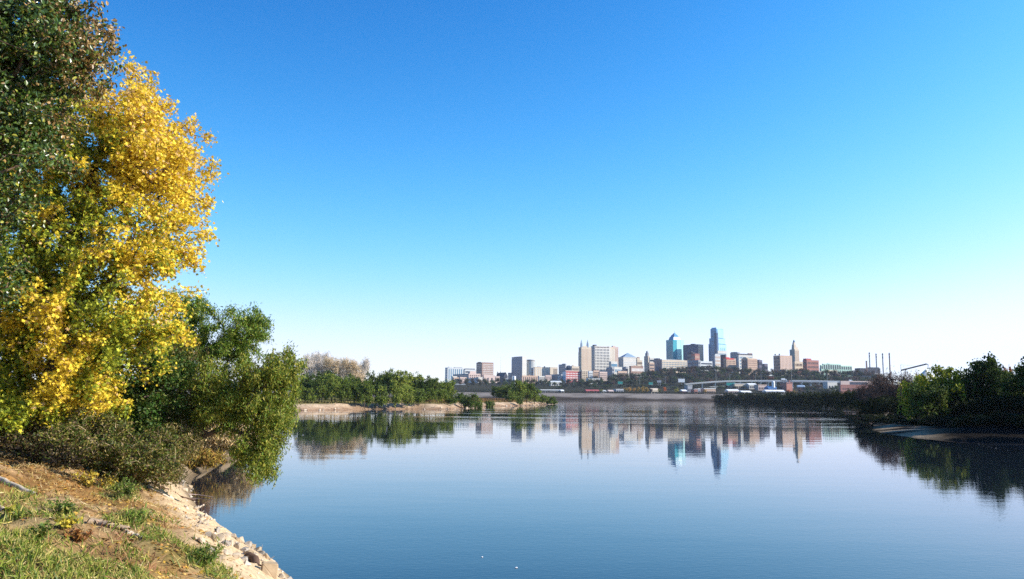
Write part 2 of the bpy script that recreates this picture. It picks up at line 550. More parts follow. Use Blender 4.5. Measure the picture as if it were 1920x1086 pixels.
wind = maths('MULTIPLY', midriver, patch)
fine = wnoise(.9, 1.6, 1.0, 3, .55)
swell = wnoise(.10, .22, 1.0, 2, .5)
chop = wnoise(.35, .9, 1.0, 3, .6)
near = mrange(sep.outputs['Y'], 14, 60, 1, 0)
ripple = wnoise(5.0, 6.5, 1.0, 2, .5)
h = maths('ADD', maths('MULTIPLY', fine, .0022), maths('MULTIPLY', swell, .009))
h = maths('ADD', h, maths('MULTIPLY', maths('MULTIPLY', ripple, near), .003))
h = maths('ADD', h, maths('MULTIPLY', maths('MULTIPLY', chop, wind), .035))
bp = t.nodes.new('ShaderNodeBump')
bp.inputs['Strength'].default_value = 1.0
bp.inputs['Distance'].default_value = 1.0
t.links.new(h, bp.inputs['Height'])
t.links.new(bp.outputs['Normal'], p.inputs['Normal'])
t.links.new(maths('ADD', maths('MULTIPLY', wind, .03), .012), p.inputs['Roughness'])
RIVER = mt
g = Boxes()
g.add([(-4000, -600, 0), (4000, -600, 0), (4000, 1290, 0), (-4000, 1290, 0)], [(0, 1, 2, 3)])
tag(link('river_water', g.mesh('river_water', RIVER)), kind='structure')
# ------------------------------------------------------------------ downtown
CREAM = M('cream_stone', (.60, .50, .38), .85, .12, .03)
WHITE = M('white_concrete', (.62, .59, .53), .8, .10, .03)
PALE = M('pale_grey_concrete', (.58, .60, .60), .8, .12, .03)
TAN = M('tan_brick', (.54, .38, .28), .85, .15, .05)
PINK = M('pinkish_stone', (.60, .46, .40), .85, .12, .04)
BRICK = M('red_brick', (.36, .165, .13), .85, .2, .06)
CRIMSON = M('crimson_brick', (.42, .10, .10), .8, .12, .05)
BROWN = M('brown_brick', (.34, .22, .17), .85, .15, .05)
GREY = M('grey_concrete', (.36, .37, .39), .8, .15, .04)
DARK = M('dark_panel', (.05, .055, .075), .6, .2, .05)
PURPLE = M('slate_panel', (.13, .12, .17), .5, .2, .05)
NAVY = M('navy_glass', (.05, .09, .17), .18, .15, .05, .6)
BLUEG = M('blue_glass', (.13, .30, .47), .16, .2, .03, .7)
BLUEL = M('light_blue_glass', (.34, .56, .70), .2, .15, .03, .7)
TEAL = M('teal_glass', (.07, .36, .43), .16, .15, .03, .7)
TEALL = M('pale_teal_glass', (.42, .72, .76), .2, .1, .03, .7)
GREENP = M('pale_green_metal', (.28, .44, .36), .5, .12, .05, .5)
COPPER = M('blue_grey_roofing', (.18, .27, .36), .6, .15, .05, .5)
ROOF = M('flat_roofing', (.24, .23, .23), .9, .2, .05)
ROOFRED = M('red_roofing', (.55, .07, .06), .8, .15, .05)
ROOFW = M('white_metal_roofing', (.82, .82, .80), .5, .08, .05)
GLASS = M('window_glass', (.035, .045, .065), .15, .2, .1, .6)
GLASSB = M('blue_window_glass', (.10, .22, .32), .15, .2, .1, .6)
BRONZE = M('bronze_window_glass', (.10, .07, .06), .2, .2, .1, .5)
SHADE = M('white_window', (.80, .78, .74), .5, .1, .1)
STEEL = M('galvanised_steel', (.42, .43, .44), .5, .15, .5, .5)
RUST = M('rusty_steel', (.22, .13, .10), .8, .25, .1)
BLACK = M('black_steel', (.02, .02, .025), .6, .2, .2)
SIGNGREEN = M('green_sign_sheet', (.03, .33, .26), .5, .08, .1)
PAINTW = M('white_paint', (.85, .85, .83), .4, .05, .1)
PAINTB = M('blue_paint', (.10, .22, .45), .4, .1, .1)
RUBBER = M('tyre_rubber', (.02, .02, .02), .9, .1, 1.0)
ASPHALT = M('asphalt', (.06, .06, .062), .9, .2, .1)

class Bld:
    """one building: footprint from the px of its three visible upright edges, sizes in metres"""
    def __init__(s, name, label, pl, ps, pr, yt, Y, wall, cat='building', rz=25, group=None, yb=None, base=None):
        yb_ = yb if yb is not None else 700
        C = at(ps, yb_, Y)
        s.rz = R(rz)
        zb = base if base is not None else (C.z if yb is not None else zc(C.x, C.y) - 3)
        s.z0, s.Y, s.ps = zb, Y, ps
        c, sn = math.cos(s.rz), math.sin(s.rz)
        kr = (at(pr, yb_, Y).x) / Y
        s.w = max((kr * C.y - C.x) / (c - kr * sn), 1.0) if pr > ps else 6.0
        kl = (at(pl, yb_, Y).x) / Y
        s.d = min(max((kl * C.y - C.x) / (-sn - kl * c), 4.0), 90) if pl < ps else 18.0
        s.C = C
        s.k = Y / F                                   # metres per pixel at that distance
        s.roofo = None
        s.root = thing(name, label, cat, (C.x, C.y, zb), s.rz, group)
        s.h = s.z(yt)
        s.wall = wall
        s.yt = yt
    def z(s, y): return at(s.ps, y, s.Y).z - s.z0
    def part(s, name, b, mat, parent=None, label=None):
        o = link(name, b.mesh(name, mat), parent or s.root)
        if label: o['label'] = label
        return o
    def body(s, roof=ROOF, parapet=1.0, name='wall', h=None, x=(0, 1), y=(0, 1), z0=0.0, mat=None, flat=True):
        h = s.h if h is None else h
        x0, x1, y0, y1 = x[0] * s.w, x[1] * s.w, y[0] * s.d, y[1] * s.d
        o = s.part(name, Boxes().box(x0, x1, y0, y1, z0, h), mat or s.wall)
        if flat:
            b = Boxes()
            t_ = .5
            for q in ((x0 - .15, x1 + .15, y0 - .15, y0 + t_), (x0 - .15, x1 + .15, y1 - t_, y1 + .15), (x0 - .15, x0 + t_, y0 + t_, y1 - t_), (x1 - t_, x1 + .15, y0 + t_, y1 - t_)):
                b.box(*q, h - .6, h + parapet)
            s.roofo = s.part('roof', Boxes().box(x0 + t_, x1 - t_, y0 + t_, y1 - t_, h - .3, h + .25), roof)
            s.part('parapet', b, mat or s.wall, s.roofo)
        return o
    def pent(s, x0, x1, y0, y1, dh, mat, h=None, name='penthouse'):
        h = s.h if h is None else h
        return s.part(name, Boxes().box(x0 * s.w, x1 * s.w, y0 * s.d, y1 * s.d, h + .2, h + dh), mat, s.roofo if name == 'penthouse' else None)
    def grid(s, nx, nz, z0, z1, mat, face='front', x=(.05, .95), fw=.6, fh=.55, name='window', at_=0.0, off=0.0):
        """single windows, sharing one mesh"""
        L = s.w if face == 'front' else s.d
        cw, ch = L * (x[1] - x[0]) / nx, (z1 - z0) / nz
        b = Boxes()
        if face == 'front': b.box(-cw * fw / 2, cw * fw / 2, -.22, .3, -ch * fh / 2, ch * fh / 2)
        else: b.box(-.22, .3, -cw * fw / 2, cw * fw / 2, -ch * fh / 2, ch * fh / 2)
        me = b.mesh(name, mat)
        for i in range(nx):
            for j in range(nz):
                u = L * x[0] + cw * (i + .5)
                link(name, me, s.root, (u, off, z0 + ch * (j + .5)) if face == 'front' else (off, u, z0 + ch * (j + .5)))
    def bands(s, n, z0, z1, mat, face='front', x=(.04, .96), fh=.5, name='window_band', off=0.0):
        L = s.w if face == 'front' else s.d
        ch = (z1 - z0) / n
        b = Boxes()
        if face == 'front': b.box(L * x[0], L * x[1], -.22, .3, -ch * fh / 2, ch * fh / 2)
        else: b.box(-.22, .3, L * x[0], L * x[1], -ch * fh / 2, ch * fh / 2)
        me = b.mesh(name, mat)
        for j in range(n):
            link(name, me, s.root, (0, off, z0 + ch * (j + .5)) if face == 'front' else (off, 0, z0 + ch * (j + .5)))
    def cols(s, n, z0, z1, mat, face='front', x=(.04, .96), fw=.4, name='window_strip', off=0.0):
        s.grid(n, 1, z0, z1, mat, face, x, fw, .98, name, off=off)

# --- far row, seen between other blocks
def simple(name, label, pl, ps, pr, yt, Y, wall, front=None, side=None, roof=ROOF, pents=(), rz=25, cat='building', yb=None):
    b = Bld(name, label, pl, ps, pr, yt, Y, wall, cat, rz, yb=yb)
    b.body(roof)
    zlo = max(b.z(712), b.h * .12)
    for f, face in ((front, 'front'), (side, 'side')):
        if not f: continue
        kind, n1, n2, mat = f
        if kind == 'grid': b.grid(n1, n2, zlo, b.h - 1.5, mat, face)
        elif kind == 'bands': b.bands(n1, zlo, b.h - 1.5, mat, face)
        elif kind == 'cols': b.cols(n1, zlo, b.h - 2, mat, face)
    for q in pents:
        b.pent(*q)
    return b

# left group
simple('apartment_slab', 'long pale grey slab block at the far west end of the skyline', 834.5, 839, 868.5, 690, 2050, PALE, ('cols', 7, 0, GLASSB), ('bands', 5, 0, GLASSB),
       pents=[(.12, .3, .2, .7, 3, PALE), (.5, .95, .2, .8, 2.6, GREY)])
simple('office_block', 'low grey block with a dark roof between pale slab and brown tower', 867, 872, 893, 693.5, 2080, PALE, ('bands', 3, 0, GLASS), roof=DARK, pents=[(.1, .9, .1, .9, 3.2, DARK)])
simple('warehouse', 'dark navy low block in front of the pale grey slab', 850, 876, 881, 701.5, 1880, GREY, None, ('bands', 3, 0, GLASS))
b = simple('office_block', 'stepped pinkish low block left of the brown tower', 874, 879, 901, 701.5, 1860, PINK, ('grid', 5, 3, BRONZE))
b.pent(.12, .62, .1, .8, 6.5, PINK)
b = Bld('office_tower', 'square brown tower with window grid left of the tall dark slab', 893, 903.5, 925, 680.3, 1980, BROWN)
b.body(pent if False else ROOF)
b.grid(8, 8, b.h * .35, b.h - 1.5, SHADE, 'front', fw=.5, fh=.45)
b.bands(8, b.h * .35, b.h - 1.5, GLASS, 'side')
b.pent(-.0, .06, .3, .8, 2.4, DARK)
# block to the right whose shadow falls on the brown tower's lower half
simple('warehouse', 'white low block with blank walls below the brown tower', 893, 897, 906, 708, 1780, WHITE, roof=ROOFW)
simple('warehouse', 'blue-grey low shed left of the blank white block', 878, 891, 894, 709.5, 1790, PALE, ('grid', 2, 2, GLASS), ('bands', 2, 0, GLASS))
b = Bld('warehouse', 'pink block with two dark arched openings below the brown tower', 905, 907, 928.5, 704.5, 1760, PINK)
b.body()
for u in (.38, .72):
    wv = b.w * .055
    bb = Boxes().box(u * b.w - wv, u * b.w + wv, -.25, .3, b.z(714), b.z(709.5))
    bb.lathe(0, 0, [(wv, -.25), (wv, .3)], 12)
    V = bb.V[-1]
    for k in (-3, -2, -1):
        v = bb.V[k]
        bb.V[k] = np.stack([v[:, 0] + u * b.w, v[:, 2] + .0, v[:, 1] + b.z(709.5)], 1)
    b.part('arched_window', bb, GLASS)
b.pent(0, .22, .1, .9, 2.0, PINK)
simple('warehouse', 'small tan block at the west end below the navy block', 849, 851, 861, 708.5, 1770, TAN, ('grid', 2, 2, BRONZE))
simple('warehouse', 'small white box building above the little tan block', 847, 849, 857, 706.3, 1800, WHITE, ('grid', 2, 1, GLASS))
simple('warehouse', 'pinkish two storey block right of the little tan block', 860.5, 862.5, 875, 708, 1765, PINK, ('grid', 4, 2, BRONZE))
b = Bld('church', 'dark church with steep roof and twin thin spires', 930, 945, 952, 706, 1850, DARK, 'church')
b.body(flat=False)
b.part('roof', Boxes().gable(-.3, b.w + .3, -.3, b.d + .3, b.h, b.h + 9, 'y'), DARK)
for u in (.1, .9):
    bb = Boxes().box(u * b.w - 1.3, u * b.w + 1.3, b.d * .86 - 1.3, b.d * .86 + 1.3, 0, b.h + 6)
    bb.pyramid(u * b.w - 1.5, u * b.w + 1.5, b.d * .86 - 1.5, b.d * .86 + 1.5, b.h + 6, b.h + 13)
    b.part('spire', bb, DARK)
b.grid(3, 1, b.h * .4, b.h * .9, SHADE, 'front', fw=.3)
simple('office_block', 'mauve low block between the pink block and the church', 927, 929.5, 937, 706.5, 1790, PINK, ('grid', 3, 3, BRONZE), roof=DARK)
simple('office_block', 'small white block at the foot of the dark church', 948.5, 950, 956, 712, 1740, WHITE, ('grid', 2, 2, GLASS))
simple('office_tower', 'short navy block hard against the left of the tall dark slab', 952.5, 962, 965, 699.5, 2060, GREY, None, ('bands', 4, 0, NAVY))
b = Bld('office_tower', 'tall slab with dark blue glass side and narrow white end wall', 959.3, 979, 987, 669.3, 2000, WHITE, rz=33)
b.body()
b.part('curtain_wall', Boxes().box(-.5, .2, 0, b.d * .76, b.h * .1, b.h + 1.3), NAVY)
b.part('curtain_wall', Boxes().box(-.4, .2, b.d * .76, b.d, b.h * .1, b.h - 3.0), NAVY)
b.bands(16, b.h * .3, b.h - 1.5, BLUEG, 'side', (.02, .98), .18, off=-.4)
b = Bld('round_tower', 'white round tower with a dark ring under its rim', 987.5, 987.5, 1003.5, 674.5, 2010, WHITE, rz=0)
r_ = b.w / 2
b.part('drum', Boxes().lathe(r_, r_, [(r_, 0), (r_, b.h - 4), (r_, b.h)], 28), WHITE)
b.part('dark_ring', Boxes().lathe(r_, r_, [(r_ + .15, b.h - 3.6), (r_ + .15, b.h - 1.6)], 28), DARK)
b.part('roof', Boxes().lathe(r_, r_, [(r_ * .97, b.h), (r_ * .97, b.h + .5)], 28), ROOF)
me_ = Boxes().box(-.35, .35, -.25, .25, b.h * .4, b.h - 5).mesh('window_strip', GLASSB)
for k in range(9):
    a = -math.pi * (.08 + .84 * k / 8)
    link('window_strip', me_, b.root, (r_ + r_ * math.cos(a), r_ + r_ * math.sin(a), 0), a + math.pi / 2)
simple('office_block', 'narrow dark grey block in the gap right of the white round tower', 996, 1000, 1001.5, 690.5, 1950, GREY, None, ('bands', 4, 0, GLASS))
b = simple('convention_hall', 'wide cream low hall right of the white round tower', 1000, 1002.5, 1031.5, 689, 1960, CREAM, ('cols', 6, 0, WHITE),
           pents=[(.2, .4, .2, .6, 2.2, ROOF), (.62, .7, .2, .4, 3.2, DARK)])
b = simple('convention_hall', 'cream hall with dark upright window slots at its end', 1030, 1031.5, 1045.5, 689.3, 1940, CREAM)
b.cols(4, b.h * .4, b.h - 2.5, BRONZE, 'front', (.42, .98), .45)
b = Bld('water_tank', 'white round tank beside the dark shed below the tall slab', 961.2, 961.2, 967.3, 705, 1720, PAINTW, 'tank', 0)
r_ = b.w / 2
b.part('drum', Boxes().lathe(r_, r_, [(r_, 0), (r_, b.h - .8), (r_ * .5, b.h - .2), (.2, b.h)], 20), PAINTW)
b.part('ladder', Boxes().box(r_ - .3, r_ + .3, -.35, -.05, 0, b.h - 1), STEEL)
simple('warehouse', 'dark shed with blank walls left of the white round tank', 955, 960.3, 961, 705.5, 1735, GREY, None, ('bands', 2, 0, GLASS))
b = simple('warehouse', 'tan brick loft with dark upright windows below the cream hall', 977, 979, 1009.5, 705, 1740, TAN)
b.cols(8, b.h * .25, b.h - 2, GLASS, 'front', fw=.35)
b.pent(.42, .5, .2, .5, 3, BROWN)
simple('warehouse', 'white sawtooth shed beside the tan brick loft', 1008.5, 1011, 1023.5, 706, 1730, WHITE, ('bands', 2, 0, GLASS), roof=ROOFW)
simple('office_block', 'pale red loft right of the white sawtooth shed', 1021, 1023, 1034, 704.5, 1735, PINK, ('grid', 4, 4, GLASS))
simple('warehouse', 'dark navy wide block left of the red building', 1030, 1052, 1056, 702.5, 1750, GREY, ('grid', 2, 3, GLASS), ('bands', 4, 0, GLASS))
simple('office_block', 'pale building with a red awning band in front of the navy block', 1045.5, 1047.5, 1055, 706, 1700, WHITE, ('bands', 2, 0, CRIMSON))
simple('office_tower', 'dark square tower above the red building', 1047.5, 1060, 1062, 683.8, 2000, GREY, None, ('bands', 7, 0, NAVY), pents=[(.1, .9, .1, .5, 2.5, DARK)])
simple('office_block', 'dark low block between the square dark tower and cream block', 1061, 1071, 1073, 687, 1990, GREY, None, ('bands', 4, 0, NAVY), pents=[(.1, .9, .4, .8, 2.4, DARK)])
simple('office_block', 'cream block behind the red building roof', 1070.5, 1072.5, 1086, 687.5, 1920, CREAM, ('grid', 6, 3, BRONZE), pents=[(.1, .35, .2, .7, 3.5, CREAM)])
b = Bld('loft_building', 'bright red loft with white windows and pale blue end wall', 1055, 1061, 1088, 697, 1690, CRIMSON)
b.body(ROOFW)
b.part('end_wall', Boxes().box(-.3, .1, 0, b.d, b.h * .1, b.h + .4), BLUEL)
b.grid(9, 4, b.h * .3, b.h - 1, SHADE, 'front', (.02, .98), .5, .5)
b.pent(0, .55, .1, .9, 2.6, PINK)
b = simple('loft_building', 'cream loft with one navy bay right of the red building', 1086, 1091, 1102, 694.5, 1700, CREAM, ('grid', 3, 5, BRONZE), ('bands', 4, 0, NAVY))

simple('loft_building', 'grey cream narrow loft right of the navy-bay loft', 1102.5, 1104, 1111.5, 697, 1680, PALE, ('grid', 3, 4, GLASS), pents=[(.2, .8, .2, .7, 2, GREY)])
simple('loft_building', 'tan loft with paired dark windows below the courthouse slab', 1111, 1113, 1124, 695.5, 1685, TAN, ('grid', 5, 5, GLASS), pents=[(.1, .4, .2, .7, 3, DARK)])
simple('loft_building', 'lower pinkish loft next to the tan paired-window one', 1122.5, 1124.5, 1138.5, 698, 1675, PINK, ('grid', 6, 4, BRONZE))
simple('office_block', 'dark block on the slope right of the pinkish loft', 1137, 1148, 1151.5, 689.5, 1780, GREY, ('grid', 2, 3, GLASS), ('bands', 4, 0, NAVY))
simple('office_block', 'small white box block on the slope right of the dark one', 1150.5, 1152, 1166.5, 689, 1790, WHITE, ('grid', 5, 2, GLASSB), roof=ROOFW)
simple('office_block', 'dark square block between small white box and brick terrace', 1166, 1174, 1177.5, 688.5, 1800, GREY, ('grid', 2, 2, GLASS), ('bands', 3, 0, NAVY))
simple('terrace_block', 'brown brick terrace below the pyramid-roofed block', 1180, 1183, 1206.5, 687, 1790, BROWN, ('grid', 9, 2, SHADE), pents=[(.3, .5, .2, .6, 2, TAN)])
simple('terrace_block', 'long tan terrace peeping over trees left of brick one', 1157, 1159, 1176, 696.5, 1740, TAN, ('grid', 7, 2, GLASS))
# twin-spired tower
b = Bld('twin_spire_tower', 'tall pale stone tower with two slender spires', 1085, 1090.3, 1109, 651.5, 1950, CREAM)
b.body(parapet=.6)
for i, (x0, x1) in enumerate(((.0, .13), (.62, .76))):
    bb = Boxes().box(x0 * b.w, x1 * b.w, b.d * .05, b.d * .40, b.h, b.h + 9, .3, .3)
    x0s, x1s = x0 * b.w + .3, x1 * b.w - .3
    bb.pyramid(x0s, x1s, b.d * .05 + .3, b.d * .40 - .3, b.h + 9, b.h + 19)
    b.part('spire', bb, COPPER)
b.pent(.14, .6, .1, .8, 3.5, CREAM, name='upper_setback')
b.pent(.78, 1, .1, .9, 1.8, WHITE, name='upper_setback')
b.cols(7, b.h * .3, b.h - 3, TAN, 'front', fw=.34)
b.bands(14, b.h * .3, b.h - 3, GLASS, 'side', (.1, .9), .4)
b.part('setback', Boxes().box(-1.6, -.01, .1 * b.d, .9 * b.d, 0, b.h * .87), CREAM)
# courthouse slab
b = Bld('courthouse_block', 'broad white slab with ten columns of small dark windows', 1108, 1115.5, 1145, 649.5, 1990, WHITE)
b.body()
b.grid(10, 9, b.h * .25, b.h * .945, GLASS, 'front', (.02, .93), .42, .72)
b.grid(10, 1, b.h * .955, b.h + .2, BRONZE, 'front', (.02, .93), .62, .7, name='attic_window')
b.bands(12, b.h * .25, b.h - 2, NAVY, 'side', (.05, .95), .6)
b.pent(.0, .14, .1, .6, 4.0, DARK)
b.pent(.9, .99, .2, .8, 2.0, DARK)
b = simple('office_tower', 'cream stepped block fixed to the right side of white slab', 1143, 1145, 1153.5, 653, 2020, CREAM, ('cols', 3, 0, WHITE), pents=[(0, .5, .1, .9, 3, CREAM)])
b = simple('office_tower', 'pinkish tower peeping out behind the cream stepped block', 1146, 1149, 1160, 651, 2150, PINK, ('cols', 5, 0, TAN), pents=[(.1, .5, .1, .9, 3.5, PINK)])
simple('office_block', 'white low block between broad slab and pyramid-roofed building', 1142, 1146, 1158, 678.5, 1900, WHITE, ('bands', 3, 0, GLASSB), roof=ROOFW)
b = Bld('pyramid_roof_building', 'white block under a low blue-grey pyramid roof', 1159.5, 1169, 1194.5, 670.5, 1960, WHITE)
b.body(flat=False)
b.part('cornice', Boxes().box(-.5, b.w + .5, -.5, b.d + .5, b.h, b.h + 1.4), WHITE)
b.part('roof', Boxes().pyramid(.06 * b.w, b.w * .98, .06 * b.d, b.d * .95, b.h + 1.4, b.h + 12), COPPER)
b.bands(6, b.h * .42, b.h * .84, PALE, 'front', (.03, .97), .4)
b.cols(5, b.h * .3, b.h - 2, GLASSB, 'side', fw=.4)
b = simple('office_block', 'cream stepped block with brick attic beside the pyramid-roofed one', 1193, 1195, 1205, 676, 1930, CREAM, ('grid', 5, 4, BRONZE), pents=[(0, .55, .1, .9, 6, CREAM), (.1, .5, .2, .8, 8, BROWN)])
b = Bld('civic_tower', 'dark stepped stone tower with a small domed lantern', 1208, 1215.5, 1218.7, 667.5, 2060, CREAM)
b.body(flat=False)
b.part('upper_setback', Boxes().box(b.w * .05, b.w * .95, b.d * .15, b.d * .75, b.h, b.h + 7), GREY)
b.part('lantern', Boxes().lathe(b.w * .5, b.d * .4, [(3.2, b.h + 7), (3.2, b.h + 10), (2.2, b.h + 12), (.2, b.h + 13.5)], 12), GREY)
b.bands(8, b.h * .4, b.h - 2, NAVY, 'side', (.1, .9), .5)
b = simple('parking_deck', 'white block striped with dark floor slots beside domed tower', 1217.5, 1219, 1226, 671.5, 2010, WHITE, ('bands', 5, 0, GLASS))
simple('office_block', 'brick block in front of the striped white deck', 1214, 1218, 1227, 680.5, 1880, TAN, ('grid', 5, 4, GLASS))
b = Bld('courthouse', 'long cream courthouse with dark navy end wall', 1225.5, 1241.5, 1289, 675.5, 1900, CREAM)
b.body(roof=ROOF)
b.part('end_wall', Boxes().box(-.4, .1, -.1, b.d, 0, b.h + 2.2), NAVY)
b.grid(16, 5, b.h * .38, b.h * .93, GLASSB, 'front', (.01, .99), .5, .5)
b.pent(.02, .95, .2, .9, 2.2, PALE)
b.pent(.0, .1, .5, .95, 5.0, DARK)
b.part('plinth', Boxes().box(0, b.w * .99, -1.0, -.01, 0, b.h * .3), TAN)
# teal tower
b = Bld('glass_tower', 'faceted teal glass tower with a stepped pointed crown', 1249.8, 1263, 1283, 637.5, 2100, TEAL, rz=32)
b.body(roof=TEAL, parapet=.6, mat=TEAL)
b.bands(18, b.h * .25, b.h - 3, NAVY, 'side', (.04, .96), .22)
z1 = b.h
b.part('corner_bay', Boxes().box(-3.0, b.w * .22, -3.2, -.01, 0, b.h - 1), TEAL)
b.part('sunlit_tint_facet', Boxes().box(b.w * .30, b.w * .66, -1.6, -.01, b.h * .5, b.h - .5), TEALL)  # paler glass carries the sunlight on this facet in its colour
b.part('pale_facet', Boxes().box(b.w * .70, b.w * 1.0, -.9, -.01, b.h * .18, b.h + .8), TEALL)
b.bands(9, b.h * .22, b.h * .6, NAVY, 'front', (.3, .72), .45, off=-.9)
b.part('crown', Boxes().box(b.w * .14, b.w * .80, b.d * .12, b.d * .88, z1, z1 + 8, 2, 2).box(b.w * .24, b.w * .70, b.d * .2, b.d * .8, z1 + 8, z1 + 11.5, 2, 2), BLUEG)
b.part('crown_point', Boxes().pyramid(b.w * .28, b.w * .66, b.d * .25, b.d * .75, z1 + 11.5, z1 + 20), BLUEG)
b.part('mast', Boxes().bar((b.w * .47, b.d * .5, z1 + 19), (b.w * .47, b.d * .5, z1 + 25), .25), STEEL)
# dark box right of it
b = Bld('office_tower', 'dark slate box tower with a pale gridded end wall', 1281.8, 1310, 1319.8, 646.5, 2060, CREAM, rz=36)
b.body(roof=DARK)
b.part('curtain_wall', Boxes().box(-.5, .1, 0, b.d, b.h * .1, b.h + 1.2), PURPLE)
b.cols(14, b.h * .2, b.h - 2, NAVY, 'side', fw=.3, off=-.4)
b.grid(5, 9, b.h * .3, b.h - 3, TAN, 'front', (.05, .95), .6, .5)
b.pent(-.0, .4, .3, .5, 3, DARK)
simple('office_block', 'small red brick block in front of the dark slate tower', 1297, 1303.5, 1312.5, 664, 1950, BRICK, ('grid', 5, 4, TAN), ('bands', 3, 0, GLASS))
simple('office_block', 'dark stepped block at the foot of the dark slate tower', 1289, 1299.5, 1303, 661.5, 1960, DARK, ('grid', 2, 6, GLASS), ('bands', 5, 0, GLASS), pents=[(.2, .9, .3, .7, 4, DARK)])
simple('office_block', 'navy low block on the bluff edge under the slate tower', 1289, 1310, 1314, 676, 1870, GREY, ('grid', 2, 3, GLASS), ('bands', 3, 0, NAVY), roof=ROOFW)
simple('parking_deck', 'grey low deck right of the navy bluff edge block', 1310, 1314, 1336, 678, 1890, PALE, ('bands', 4, 0, GLASS))
# tallest
b = Bld('glass_tower', 'tallest tower, stepped blue glass with dark recessed corner', 1329.6, 1345, 1363, 645, 2050, BLUEG, rz=42)
w_, d_ = b.w, b.d
zs = [b.z(645), b.z(634), b.z(616.5)]
ins = [0, .10, .20]
b.body(roof=NAVY, parapet=.5, name='lower_tier')
b.part('middle_tier', Boxes().box(w_ * .0, w_ * .9, d_ * .0, d_ * .9, zs[0] + .5, zs[1]), BLUEG)
b.part('upper_tier', Boxes().box(w_ * .02, w_ * .74, d_ * .02, d_ * .74, zs[1], zs[2]), BLUEG)
b.part('crown', Boxes().box(w_ * .06, w_ * .70, d_ * .06, d_ * .70, zs[2], zs[2] + 3.4, 1, 1), BLUEL)
b.part('dark_recess', Boxes().box(-1.2, w_ * .13, -1.2, d_ * .25, b.h * .2, zs[2] - 10), NAVY)
b.part('lit_facet', Boxes().box(w_ * .16, w_ * .98, -.9, -.01, b.h * .2, zs[0] - 1), BLUEL)  # lighter glass puts the sun on these faces into their colour
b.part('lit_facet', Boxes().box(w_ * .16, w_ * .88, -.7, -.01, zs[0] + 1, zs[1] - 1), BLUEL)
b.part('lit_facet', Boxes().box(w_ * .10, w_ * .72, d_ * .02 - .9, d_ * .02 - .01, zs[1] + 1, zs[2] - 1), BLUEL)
b.bands(3, zs[0] + 1, zs[2] - 1, NAVY, 'side', (.04, .7), .06)
b.cols(3, b.h * .45, zs[0] - 8, BLUEG, 'front', (.3, .9), .35, off=-.9)
b.bands(14, b.h * .25, zs[0] - 2, NAVY, 'side', (.3, .98), .3)
simple('office_block', 'light grey block with cream base before the tallest tower', 1339.5, 1341.5, 1352, 665.5, 1950, PALE, ('grid', 4, 5, TAN), pents=[(.1, .5, .1, .9, 2.5, PALE)])
simple('office_block', 'white block hiding the lower right of the tallest tower', 1345.5, 1347, 1363.5, 658.5, 1990, WHITE, ('grid', 6, 3, GLASSB))
simple('office_block', 'dark narrow block between light grey and red-roofed blocks', 1351.5, 1360.5, 1362.5, 666, 1930, DARK, None, ('bands', 5, 0, GLASS))
b = Bld('hotel_building', 'tan brick block with a bright red roof', 1357, 1362.7, 1380.5, 673, 1900, TAN)
b.body(ROOFRED)
b.part('red_band', Boxes().box(-.3, b.w * .8, -.3, -.01, b.h - 1.4, b.h + 1.6), ROOFRED)
b.pent(0, .4, .2, .9, 3.8, ROOFRED)
b.grid(6, 5, b.h * .35, b.h - 3, BRONZE, 'front', fw=.4)
b.bands(5, b.h * .3, b.h - 2, GLASS, 'side')
b.part('flagpole', Boxes().bar((b.w * .25, b.d * .5, b.h + 3), (b.w * .25, b.d * .5, b.h + 11), .2), STEEL)
simple('office_tower', 'dark grey block on the left of the white stepped block', 1370, 1384, 1388, 661.5, 1990, GREY, None, ('bands', 8, 0, NAVY), pents=[(.0, .9, .3, .9, 2.2, DARK)])
b = simple('hospital_building', 'white stepped block under a dark wide penthouse', 1383, 1386, 1413, 666.5, 1960, WHITE, ('grid', 9, 6, GLASSB))
b.pent(0, .98, .15, .9, 4.2, DARK)
b.pent(.7, .98, .2, .8, 6.2, BROWN)
simple('office_tower', 'brown block with one dark side and one sunlit tan side', 1390.6, 1402.5, 1420.5, 673.5, 1880, TAN, ('grid', 7, 7, BROWN), ('cols', 5, 0, GLASS), pents=[(.02, .98, .05, .95, 2.5, CREAM), (.05, .3, .3, .8, 4.5, CREAM)])
b = simple('office_block', 'mauve stepped block descending to the right of brown block', 1419, 1424, 1430, 676, 1980, PURPLE, ('grid', 3, 3, GLASS), ('bands', 3, 0, GLASS), pents=[(.1, .6, .2, .8, 2.0, PURPLE)])
simple('office_block', 'low mauve block with blank roof below the stepped mauve block', 1429, 1434, 1440, 683, 1960, PURPLE, ('bands', 2, 0, GLASS), ('bands', 2, 0, GLASS))
b = simple('office_tower', 'rose brick block with two small roof tanks', 1451, 1463.5, 1486, 667.3, 1900, TAN, ('cols', 8, 0, PINK), ('bands', 6, 0, GLASS))
for u, v in ((.02, .75), (.06, .2)):
    b.part('roof_tank', Boxes().lathe(u * b.w, v * b.d, [(1.5, b.h + 2), (1.5, b.h + 4.4), (.2, b.h + 5.2)], 10).bar((u * b.w, v * b.d, b.h), (u * b.w, v * b.d, b.h + 2.2), .5), DARK)
